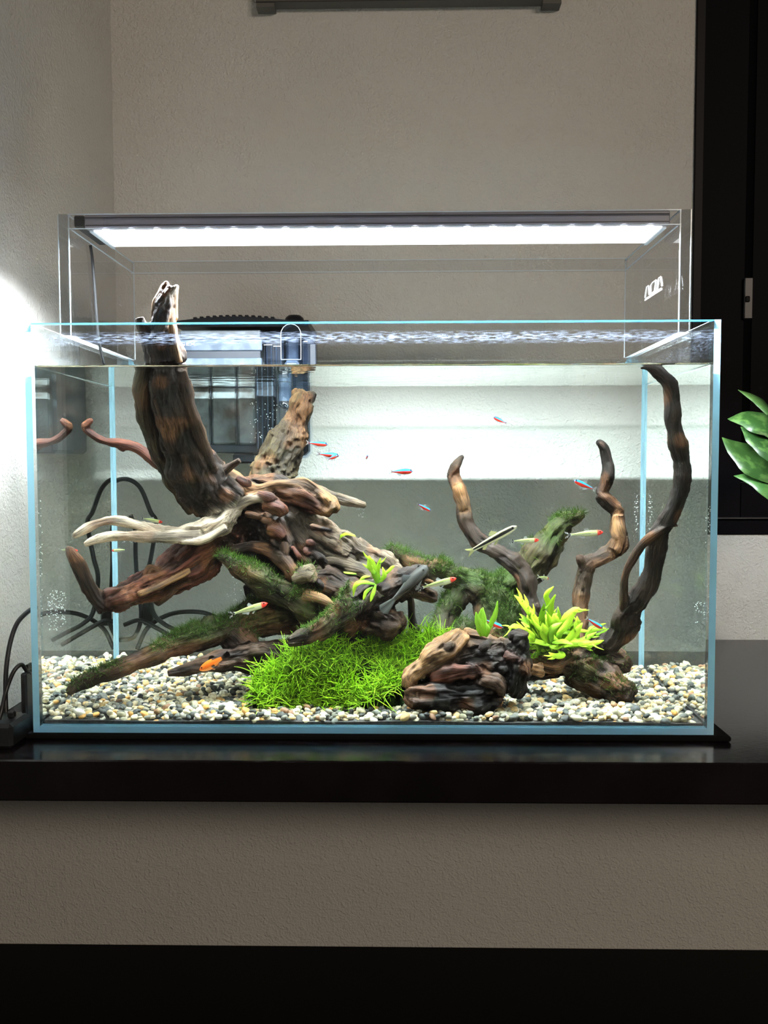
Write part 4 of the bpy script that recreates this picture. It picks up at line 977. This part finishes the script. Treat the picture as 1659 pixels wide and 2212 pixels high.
# clear arched intake cover
IY = .262
cx0, cx1, zlo, zhi = X(607, 740, IY), X(650, 740, IY), Z(777, IY, False), Z(700, IY, False)
rr = (cx1-cx0)/2; arch = [(cx0, zlo), (cx0, zhi-rr)] + [(cx0+rr-rr*math.cos(a), zhi-rr+rr*math.sin(a)) for a in np.linspace(.3, math.pi-.3, 7)] + [(cx1, zhi-rr), (cx1, zlo)]
n_ = len(arch); vv = [(x_, IY, z_) for x_, z_ in arch] + [(x_, IY+.022, z_) for x_, z_ in arch]
keep(MB().add(vv, [tuple(range(n_)), tuple(range(2*n_-1, n_-1, -1))] + [(k, k+n_, (k+1) % n_+n_, (k+1) % n_) for k in range(n_)]).build('intake_cover', M['clearblue']), fl)
keep(MB().tube([(x_, IY-.0004, z_) for x_, z_ in arch] + [(cx0, IY-.0004, zlo)], .0005, 6).build('cover_edge', M['acrylic_edge'], None, True), fl)
fp('intake_neck', (cx0+.003, IY+.004, zlo-.02), (cx1-.003, IY+.018, zlo-.0005), M['bluegrey'], .003)
keep(MB().tube([((cx0+cx1)/2, .272, zlo-.021), ((cx0+cx1)/2, .272, .19)], .0085, 14).build('intake_pipe', M['clearblue'], None, True), fl)
for (u0, u1, v0, v1) in ((569, 587, 745, 790), (590, 605, 748, 786), (655, 664, 738, 790), (668, 682, 742, 792)):
    fp('clip', (X(u0, 760, IY), IY+.004, Z(v1, IY, False)), (X(u1, 760, IY), IY+.010, Z(v0, IY, False)), M['clearblue'] if u0 != 668 else M['navy'], .0008)
    if u0 != 668: fp('clip_edge', (X(u0, 760, IY), IY+.0030, Z(v0, IY, False)), (X(u1, 760, IY), IY+.0039, Z(v0, IY, False)+.0008), M['acrylic_edge'], 0)

# ================================================================== cords
def cord(name, label, runs, r=.0026, cat='cord'):
    root = tag(empty(name, tuple(runs[0][0])), label, cat); bpy.context.view_layer.update()
    for k, pts in enumerate(runs): keep(MB().tube(catmull(pts, 8), r, 8).build('cable', M['rubber'], None, True), root)
    return root
BY = .319
bp = lambda u, v, Y=BY: at(u, v, Y, True)
cord('filter_cord', 'thick black filter cord looping behind the tank at the lower left', [[bp(215, 1062, .36), bp(262, 1035), bp(300, 1050), bp(325, 1105), bp(337, 1130), bp(327, 1200), bp(318, 1250), bp(330, 1320), bp(352, 1346), bp(388, 1365), bp(420, 1382)],
     [bp(268, 1350), bp(300, 1340), bp(330, 1352), bp(400, 1392)]])
BZ = .326
cord('lamp_lead', 'second black cord hanging straight down behind the tank, right of the loop', [[bp(282, 1112, BZ), bp(292, 1145, BZ), bp(293, 1200, BZ), bp(297, 1260, BZ), bp(305, 1330, BZ), bp(290, 1375, BZ), bp(258, 1383, BZ)], [bp(296, 1402, BZ), bp(320, 1355, BZ), bp(370, 1326, BZ), bp(430, 1322, BZ), bp(470, 1335, BZ), bp(490, 1355, BZ)], [bp(590, 1270, BZ), bp(560, 1310, BZ), bp(510, 1345, BZ)]])
pb = tag(empty('inline_plug', tuple(bp(320, 1345, BZ))), 'small black inline plug on the cord behind the tank', 'plug'); bpy.context.view_layer.update()
pt, pq = bp(318, 1300, .33), bp(322, 1352, .33)
keep(MB().box((pt[0]-.0055, .330, pq[2]), (pt[0]+.0055, .340, pt[2]), .002).build('shell', M['rubber']), pb); keep(MB().box((pt[0]-.003, .332, pt[2]+.0003), (pt[0]+.003, .338, pt[2]+.008), .001).build('strain_relief', M['rubber']), pb)
ap = lambda u, v, Y: at(u, v, Y, False)
cord('electric_cable', 'black cord curving down beside the left edge of the tank to the adapter', [[ap(78, 1312, .09), ap(62, 1320, .06), ap(38, 1345, .04), ap(23, 1385, .03), ap(14, 1440, .02), ap(12, 1500, .01), ap(14, 1565, .005)]], .0022)
cord('looped_cord', 'black cord bent in a small loop above the power adapter at far left', [[ap(-14, 1600, -.02), ap(2, 1540, -.015), ap(14, 1490, -.005), ap(30, 1450, .0), ap(46, 1436, .005), ap(57, 1448, .01), ap(64, 1456, .014)]], .0019)
ad = tag(empty('power_adapter', (-.34, -.01, SHELF_Z)), 'black power adapter block on the shelf at the lower left corner', 'adapter'); bpy.context.view_layer.update()
a0, a1 = ap(-40, 1600, -.02), ap(38, 1557, -.02)
keep(MB().box((a0[0], -.032, SHELF_Z+.0003), (a1[0], .010, a1[2]), .003).build('body', M['rubber']), ad)
keep(MB().box((a1[0]-.012, -.014, a1[2]+.0003), (a1[0]-.006, -.008, a1[2]+.006), .001).build('strain_relief', M['rubber']), ad)
ps = tag(empty('plug_block', (-.3095, .02, -.0)), 'narrow black plug block upright against the left side of the tank', 'plug'); bpy.context.view_layer.update()
keep(MB().box((-.3125, .004, SHELF_Z+.0003), (-.3069, .040, .052), .0015).build('shell', M['rubber']), ps); keep(MB().box((-.311, .012, .0523), (-.3085, .022, .058), .0006).build('strain_relief', M['rubber']), ps)

# ================================================================== fish
M['fish'] = None
def fish_mat(name, spec=.5, rough=.3):
    m, n, o = newmat(name); p = n.nodes.new('ShaderNodeBsdfPrincipled'); p.inputs['Roughness'].default_value = rough; p.inputs['Specular IOR Level'].default_value = spec
    a = n.nodes.new('ShaderNodeAttribute'); a.attribute_name = 'tone'; n.links.new(a.outputs['Color'], p.inputs['Base Color']); n.links.new(p.outputs[0], o.inputs[0]); return m
M['scale'] = fish_mat('fish_scales'); M['fin'] = thinleaf('fish_fin', 'tone', trans=.6); M['eye'] = pbr('fish_eye', (.01, .01, .01), .1, .6)
m, n, o = newmat('clear_fin'); L = n.links.new; tr = n.nodes.new('ShaderNodeBsdfTransparent'); df = n.nodes.new('ShaderNodeBsdfDiffuse'); a = n.nodes.new('ShaderNodeAttribute'); a.attribute_name = 'tone'
mx = n.nodes.new('ShaderNodeMixShader'); mx.inputs[0].default_value = .55; L(a.outputs['Color'], df.inputs[0]); L(tr.outputs[0], mx.inputs[1]); L(df.outputs[0], mx.inputs[2]); L(mx.outputs[0], o.inputs[0]); M['clearfin'] = m
def body_mesh(name, prof, width, colf, nr=24, nc=24):
    V = []; Cc = []; F = []
    for i in range(nr+1):
        t = i/nr; x = -.5+t; up, dn = np.interp(t, *prof[0]), np.interp(t, *prof[1]); w_ = np.interp(t, *width)
        for k in range(nc):
            q = 2*math.pi*k/nc; c_, s_ = math.cos(q), math.sin(q); z = (up if s_ > 0 else dn)*s_; V.append((x, w_*c_, z)); Cc.append((*colf(t, s_), 1))
    for i in range(nr):
        for k in range(nc): k2 = (k+1) % nc; F.append((i*nc+k, i*nc+k2, (i+1)*nc+k2, (i+1)*nc+k))
    F += [tuple(range(nc)), tuple(nr*nc+k for k in range(nc-1, -1, -1))]
    me = bpy.data.meshes.new(name); me.from_pydata(V, [], F); me.polygons.foreach_set('use_smooth', [True]*len(F)); set_attr(me, 'tone', 'FLOAT_COLOR', Cc); me.materials.append(M['scale']); return me
def fin_mesh(name, pts, colf, mat='clearfin', sub=6, y=0):
    """pts: root edge (two points) and outer edge (any number), in the x-z plane"""
    (r0, r1), outer = pts; V = []; Cc = []; F = []; n_ = len(outer)
    for j in range(n_):
        s_ = j/(n_-1); a = np.array(r0)*(1-s_)+np.array(r1)*s_; b = np.array(outer[j])
        for k in range(sub+1):
            t = k/sub; p = a*(1-t)+b*t; V.append((p[0], y + .006*math.sin(j*1.9)*t, p[1])); Cc.append((*colf(t, s_), 1))
    nf = len(V); V += [(a, b-.004, c_) for a, b, c_ in V]; Cc = Cc*2
    for j in range(n_-1):
        for k in range(sub):
            a, b = j*(sub+1)+k, (j+1)*(sub+1)+k; F += [(a, b, b+1, a+1), (nf+a, nf+a+1, nf+b+1, nf+b)]
    me = bpy.data.meshes.new(name); me.from_pydata(V, [], F); set_attr(me, 'tone', 'FLOAT_COLOR', Cc); me.materials.append(M[mat]); return me
def eye_mesh(r):
    return MB().sphere((0, 0, 0), r, 10, 6).mesh('eye', True)
SPEC = {}
def species(key, prof, width, colf, fins, eye):
    em = eye_mesh(eye[2]); em.materials.append(M['eye'])
    SPEC[key] = (body_mesh('fish_body', prof, width, colf), [(nm, fin_mesh(nm, pts, cf, mt, 6, yy)) for (nm, pts, cf, mt, yy) in fins], eye, em)
T_ = [0, .08, .25, .45, .65, .82, .94, 1.0]
def ccol(t, s):
    if t > .93: return (.10, .16, .30)
    if s > .72: return (.06, .055, .05)
    if s > .08: return (.015, .38, 1.0) if t < .9 else (.05, .3, .7)
    if s < -.75 and t > .55: return (.55, .5, .5)
    return (.60, .03, .012)
white = lambda t, s: (.62, .64, .66)
species('cardinal', ((T_, [.035, .04, .075, .105, .125, .11, .065, .008]), (T_, [.035, .04, .07, .11, .135, .12, .07, .008])), (T_, [.012, .02, .04, .058, .066, .062, .045, .006]), ccol,
        [('tail_fin', (((-.49, .03), (-.49, -.03)), [(-.72, .12), (-.66, .05), (-.62, 0), (-.66, -.05), (-.72, -.12)]), lambda t, s: (.42, .16, .14) if t < .35 else (.6, .6, .62), 'clearfin', 0),
         ('dorsal_fin', (((.04, .115), (-.1, .1)), [(-.04, .24), (-.1, .21), (-.15, .14)]), white, 'clearfin', 0), ('anal_fin', (((-.02, -.115), (-.3, -.07)), [(-.12, -.22), (-.22, -.15), (-.34, -.1)]), white, 'clearfin', 0),
         ('pelvic_fin', (((.14, -.13), (.06, -.125)), [(.04, -.24), (.0, -.2)]), white, 'clearfin', .02)], (.40, .045, .030))
def rcol(t, s):
    if t > .80: return (.78, .045, .03)
    if abs(s) < .22 and t < .62: return (.16, .20, .10)
    if s > .1: return (.38, .46, .15)
    return (.52, .54, .34)
def rtail(t, s):
    return (.75, .75, .75) if t < .3 or .55 < t < .72 or t > .93 else (.012, .012, .012)
species('rummy', ((T_, [.03, .032, .06, .082, .092, .085, .06, .01]), (T_, [.03, .032, .055, .085, .098, .09, .06, .01])), (T_, [.01, .015, .03, .045, .052, .05, .038, .006]), rcol,
        [('tail_fin', (((-.48, .028), (-.48, -.0)), [(-.70, .11), (-.68, .06), (-.60, .012)]), rtail, 'fin', 0), ('tail_fin', (((-.48, .0), (-.48, -.028)), [(-.60, -.012), (-.68, -.06), (-.70, -.11)]), rtail, 'fin', 0),
         ('dorsal_fin', (((.06, .085), (-.06, .08)), [(-.02, .18), (-.07, .16), (-.1, .11)]), white, 'clearfin', 0), ('anal_fin', (((-.06, -.085), (-.28, -.055)), [(-.14, -.16), (-.2, -.12), (-.32, -.085)]), white, 'clearfin', 0),
         ('pelvic_fin', (((.1, -.1), (.03, -.1)), [(.0, -.18), (-.03, -.15)]), white, 'clearfin', .015)], (.40, .03, .024))
def scol(t, s):
    if t > .95: return (.5, .48, .35)
    if -.32 < s < .52: return (.012, .011, .01)
    return (.50, .46, .22) if s > .5 else (.78, .76, .52)
yel = lambda t, s: (.62, .62, .30)
species('algae', ((T_, [.035, .038, .055, .068, .075, .07, .055, .012]), (T_, [.035, .038, .05, .062, .07, .066, .05, .02])), (T_, [.012, .018, .032, .044, .05, .05, .04, .012]), scol,
        [('tail_fin', (((-.49, .032), (-.49, -.032)), [(-.66, .09), (-.62, .04), (-.57, 0), (-.62, -.04), (-.66, -.09)]), yel, 'fin', 0), ('dorsal_fin', (((.1, .075), (-.06, .07)), [(.0, .17), (-.05, .15), (-.1, .1)]), yel, 'clearfin', 0),
         ('anal_fin', (((-.2, -.055), (-.3, -.045)), [(-.29, -.12), (-.34, -.09)]), yel, 'clearfin', 0), ('pelvic_fin', (((.05, -.068), (-.02, -.066)), [(-.06, -.14), (-.09, -.11)]), yel, 'clearfin', .02)], (.40, .018, .016))
def pcol(t, s):
    if t < .12 or (s < -.5 and .42 < t < .55) or (s > .6 and t < .45): return (.02, .012, .01)
    return (.92, .17, .015) if s > -.4 else (.95, .30, .06)
org = lambda t, s: (.75, .22, .05) if t < .5 else (.5, .3, .2)
species('platy', ((T_, [.07, .075, .11, .15, .16, .13, .08, .015]), (T_, [.07, .072, .10, .16, .18, .14, .08, .015])), (T_, [.02, .03, .06, .085, .095, .085, .06, .01]), pcol,
        [('tail_fin', (((-.49, .065), (-.49, -.065)), [(-.68, .11), (-.72, .05), (-.72, -.05), (-.68, -.11)]), lambda t, s: (.02, .015, .012), 'fin', 0), ('dorsal_fin', (((.06, .155), (-.14, .13)), [(-.05, .27), (-.14, .25), (-.2, .19)]), lambda t, s: (.03, .02, .015), 'fin', 0),
         ('anal_fin', (((-.08, -.15), (-.2, -.11)), [(-.16, -.24), (-.24, -.18)]), org, 'fin', 0), ('pelvic_fin', (((.12, -.17), (.05, -.17)), [(.02, -.26), (-.02, -.22)]), org, 'fin', .03)], (.38, .045, .03))
def kcol(t, s): return (.045, .045, .04) if s > -.5 else (.16, .15, .13)
gry = lambda t, s: (.13, .14, .135) if int(s*9) % 2 else (.26, .28, .27)
species('cat', ((T_, [.05, .055, .08, .11, .125, .12, .10, .03]), (T_, [.04, .045, .06, .08, .09, .09, .08, .03])), (T_, [.03, .035, .07, .12, .15, .155, .12, .03]), kcol,
        [('tail_fin', (((-.49, .045), (-.49, -.045)), [(-.80, .15), (-.86, .06), (-.86, -.05), (-.80, -.14)]), gry, 'fin', 0), ('dorsal_fin', (((.12, .12), (-.05, .1)), [(.0, .26), (-.08, .24), (-.14, .14)]), gry, 'fin', 0),
         ('pectoral_fin', (((.22, -.06), (.14, -.07)), [(.02, -.17), (-.04, -.14), (-.03, -.10)]), lambda t, s: (.35, .37, .35), 'fin', .13), ('pectoral_fin', (((.22, -.06), (.14, -.07)), [(.02, -.17), (-.04, -.14), (-.03, -.10)]), lambda t, s: (.35, .37, .35), 'fin', -.13)], (.36, .08, .022))
seen = set()
def fish(key, name, label, tail, head, Y, yaw=0, cat='fish', group=None, roll=0, fat=1.0):
    """tail and head: photo pixels of the tail tip and the snout; yaw turns the snout towards (-) or away from (+) the viewer"""
    bm_, fins, eye, em = SPEC[key]; ext = {'cardinal': 1.22, 'rummy': 1.2, 'algae': 1.16, 'platy': 1.22, 'cat': 1.36}[key]
    yw = math.radians(yaw); a, b = at(*tail, Y, True), at(*head, Y, True); d = b-a; L = (1.12 if key == 'cardinal' else 1.05)*math.hypot(d[0], d[2])/ext/max(.25, math.cos(yw))
    f = np.array([d[0], math.tan(yw)*math.hypot(d[0], d[2]), d[2]]); f /= np.linalg.norm(f); up = np.array([0, 0, 1.0]); up -= f*(f@up); up /= np.linalg.norm(up); sd = np.cross(up, f)
    c_ = (a+b)/2 + f*L*(ext-1)*.5*max(.25, math.cos(yw))
    mt = Matrix(((f[0], sd[0], up[0]), (f[1], sd[1], up[1]), (f[2], sd[2], up[2]))).to_4x4(); mt.translation = Vector(c_.tolist())
    root = empty(name); root.matrix_world = mt @ Matrix.Rotation(roll, 4, 'X') @ Matrix.Diagonal((L, L*fat, L*fat, 1)); tag(root, label, cat, group)
    def put(nm, me, loc=None):
        o_ = bpy.data.objects.new(nm, me); C.objects.link(o_); o_.parent = root
        if loc: o_.location = loc
    put('body', bm_)
    for nm, me in fins: put(nm, me)
    x, z, r = eye; t = x+.5
    yy = float(np.interp(t, *{'cardinal': (T_, [.012,.02,.04,.058,.066,.062,.045,.006]), 'rummy': (T_, [.01,.015,.03,.045,.052,.05,.038,.006]), 'algae': (T_, [.012,.018,.032,.044,.05,.05,.04,.012]), 'platy': (T_, [.02,.03,.06,.085,.095,.085,.06,.01]), 'cat': (T_, [.03,.035,.07,.12,.15,.155,.12,.03])}[key]))
    for sg in (-1, 1): put('eye', em, (x, sg*yy*.86, z))
    return root
TET = 'small blue and red tetras'; RUM = 'red nosed tetras'
for lab, tl, hd, Y, yw in [
    ('blue and red tetra just right of the upright stub, topmost of the three there', (663, 956), (705, 960), .16, 5), ('blue and red tetra swimming right below the topmost one, beside the upright stub', (685, 980), (730, 984), .15, 0),
    ('tetra turned towards the viewer, overlapping another tetra right of the stub', (708, 992), (728, 985), .13, -50), ('tiny tetra facing the viewer head on against the pale wall', (790, 991), (795, 985), .17, -72),
    ('dark blue and orange tetra crossing the lower edge of the bright wall band', (841, 1019), (889, 1018), .13, 0), ('highest tetra, alone in the bright band, nose to the upper left', (1095, 915), (1068, 902), .18, 10),
    ('blue and red tetra nose up left, left of the crooked branch', (1285, 1057), (1242, 1039), .1, 0), ('blue tetra diving to the right in the open middle of the tank', (901, 1088), (929, 1103), .12, 10),
    ('bright blue tetra just behind the leaf sprig on the front stump', (1045, 1338), (1085, 1355), .085, 0), ('bright blue tetra sinking to the right beside the large fern', (1266, 1335), (1300, 1356), .09, 0), ('tetra mostly hidden behind the broken wood tip at centre', (735, 1094), (700, 1108), .12, 0)]:
    fish('cardinal', 'cardinal_tetra', lab, tl, hd, Y, yw, 'fish', TET, fat=1.2)
for lab, tl, hd, Y, yw in [
    ('red nosed tetra hovering over the broken end of the dark stump', (903, 1272), (984, 1250), .055, 0), ('largest red nosed tetra, between mossy branch and crooked branch', (1222, 1156), (1301, 1150), .09, 0),
    ('slimmer red nosed tetra right of the striped fish', (1101, 1169), (1163, 1167), .11, 10), ('red nosed tetra in front of the dark log at the left centre', (496, 1328), (576, 1304), .06, 0),
    ('faint red nosed tetra just above the bleached prongs', (303, 1119), (350, 1128), .17, 0), ('faint tetra with barred tail below the bleached prongs', (276, 1187), (240, 1190), .2, 25), ('small tetra turning away behind the large fern', (1160, 1244), (1188, 1252), .2, 55)]:
    fish('rummy', 'rummynose_tetra', lab, tl, hd, Y, yw, 'fish', RUM)
fish('algae', 'striped_algae_eater', 'long pale fish with a black side stripe slanting up to the right', (1010, 1194), (1114, 1138), .07, 0)
fish('platy', 'orange_platy', 'bright orange fish with black tail nosing down over the gravel at left', (494, 1412), (433, 1447), .045, 0)
fish('cat', 'dark_catfish', 'dark grey catfish with a fan tail clinging to the dark forked stump', (827, 1318), (922, 1226), .052, 8, roll=.3)

# ================================================================== air bubbles on the glass
mb = MB()
def bub(u, v, Y, r=.0005):
    p = at(u, v, Y, True); mb.sphere(p, r, 6, 4)
for (u0, u1, v0, v1, n_, Y) in [(104, 142, 1275, 1362, 90, .008), (76, 92, 1080, 1405, 90, .008), (100, 135, 1290, 1340, 30, .008), (540, 600, 865, 960, 55, .29), (120, 240, 856, 905, 70, .29), (1524, 1536, 1085, 1350, 100, .012), (1500, 1530, 1298, 1345, 40, .012), (1370, 1378, 1060, 1150, 40, .29), (1389, 1396, 1060, 1150, 30, .29), (1428, 1485, 1405, 1436, 40, .29), (490, 545, 1245, 1305, 26, .2), (768, 790, 1095, 1118, 16, .15), (265, 292, 1163, 1172, 22, .085), (560, 640, 950, 1000, 18, .28), (590, 640, 870, 880, 12, .29)]:
    for k in range(n_):
        u, v = rng.uniform(u0, u1), rng.uniform(v0, v1)
        bub(u, v, Y, rng.uniform(.0003, .00062))
mb.m = [0]*len(mb.f)
M['bubble'] = edge_mat('bubble_white', (.86, .90, .90), .4)
tag(mb.build('air_bubbles', M['bubble'], None, True), 'tiny silvery air bubbles clinging inside the tank glass', 'bubbles', None, 'stuff')

# ================================================================== leafy plant at the right edge
m, n, o = newmat('variegated_leaf'); L = n.links.new
a = n.nodes.new('ShaderNodeAttribute'); a.attribute_name = 'tone'; tc = n.nodes.new('ShaderNodeTexCoord'); t = n.nodes.new('ShaderNodeTexNoise'); t.inputs['Scale'].default_value = 95; t.inputs['Detail'].default_value = 4
L(tc.outputs['Object'], t.inputs['Vector']); r = n.nodes.new('ShaderNodeValToRGB'); r.color_ramp.elements[0].position = .5; r.color_ramp.elements[1].position = .62; r.color_ramp.elements[0].color = (0, 0, 0, 1); r.color_ramp.elements[1].color = (.75, .75, .75, 1); L(t.outputs['Fac'], r.inputs[0])
mx = n.nodes.new('ShaderNodeMix'); mx.data_type = 'RGBA'; L(r.outputs[0], mx.inputs[0]); L(a.outputs['Color'], mx.inputs[6]); mx.inputs[7].default_value = (.075, .16, .035, 1)
p = n.nodes.new('ShaderNodeBsdfPrincipled'); p.inputs['Roughness'].default_value = .4; L(mx.outputs[2], p.inputs['Base Color']); L(p.outputs[0], o.inputs[0]); M['variegated'] = m
PY = .20
pc = at(1745, 1150, PY, False)
pl = tag(empty('potted_plant', (pc[0]+.03, PY, SHELF_Z)), 'plant with large variegated green leaves entering from the right edge', 'plant'); bpy.context.view_layer.update()
crown_ = np.array([pc[0], PY, at(1745, 1100, PY, False)[2]])
for i, (pts, wd, c0, c1) in enumerate([([(1690,925),(1655,885),(1628,862),(1594,842)], 13, (.035,.09,.02), (.07,.15,.035)), ([(1720,985),(1665,930),(1615,908),(1572,905)], 34, (.015,.055,.010), (.03,.085,.016)), ([(1730,1030),(1680,985),(1635,950),(1600,922)], 34, (.012,.045,.008), (.02,.065,.013)),
      ([(1730,1060),(1665,1025),(1605,985),(1560,945)], 42, (.02,.065,.012), (.035,.09,.018)), ([(1730,1130),(1680,1075),(1635,1040),(1585,1028)], 26, (.03,.10,.018), (.06,.17,.04)), ([(1745,960),(1740,900),(1730,860),(1720,800)], 36, (.04,.12,.02), (.06,.18,.03)), ([(1800,980),(1830,940),(1860,920),(1890,915)], 34, (.04,.12,.02), (.06,.18,.03)), ([(1790,1070),(1830,1050),(1870,1040),(1910,1050)], 34, (.04,.12,.02), (.06,.18,.03))]):
    sp_ = [at(u, v, PY - .02*((i % 3)-1) + .012*k, False) for k, (u, v) in enumerate(pts)]
    k = mpp(PY, False); me = leaf_mesh(sp_, [1.18*wd*k*q for q in (.15, .75, 1, .7, .02)], c0, c1, 'leaf', 0, 600+i, .12, .0004, M['variegated'])
    keep(link('leaf', me), pl)
    keep(MB().tube(catmull([sp_[0], sp_[0]*.5+crown_*.5+np.array([0, 0, .006]), crown_ - np.array([-.02, 0, .06])], 4), .0022, 6).build('stalk', M['fern'] if False else M['stem'] if 'stem' in M else M.setdefault('stem', pbr('green_stem', (.05, .12, .03), .5)), None, True), pl)
px_, pz_ = pc[0]+.03, SHELF_Z
keep(MB().tube([(px_-.012, PY, .06), (px_-.006, PY, .12), (px_-.012, PY, float(crown_[2])-.05)], .006, 8).build('stem', M['stem'], None, True), pl)
keep(MB().lathe([(.036, .0005), (.040, .004), (.050, .075), (.053, .077), (.053, .086), (.047, .086), (.045, .074), (.001, .074)], (px_, PY, pz_), 24).build('pot', pbr('glazed_pot', (.16, .15, .14), .3), None, True), pl)
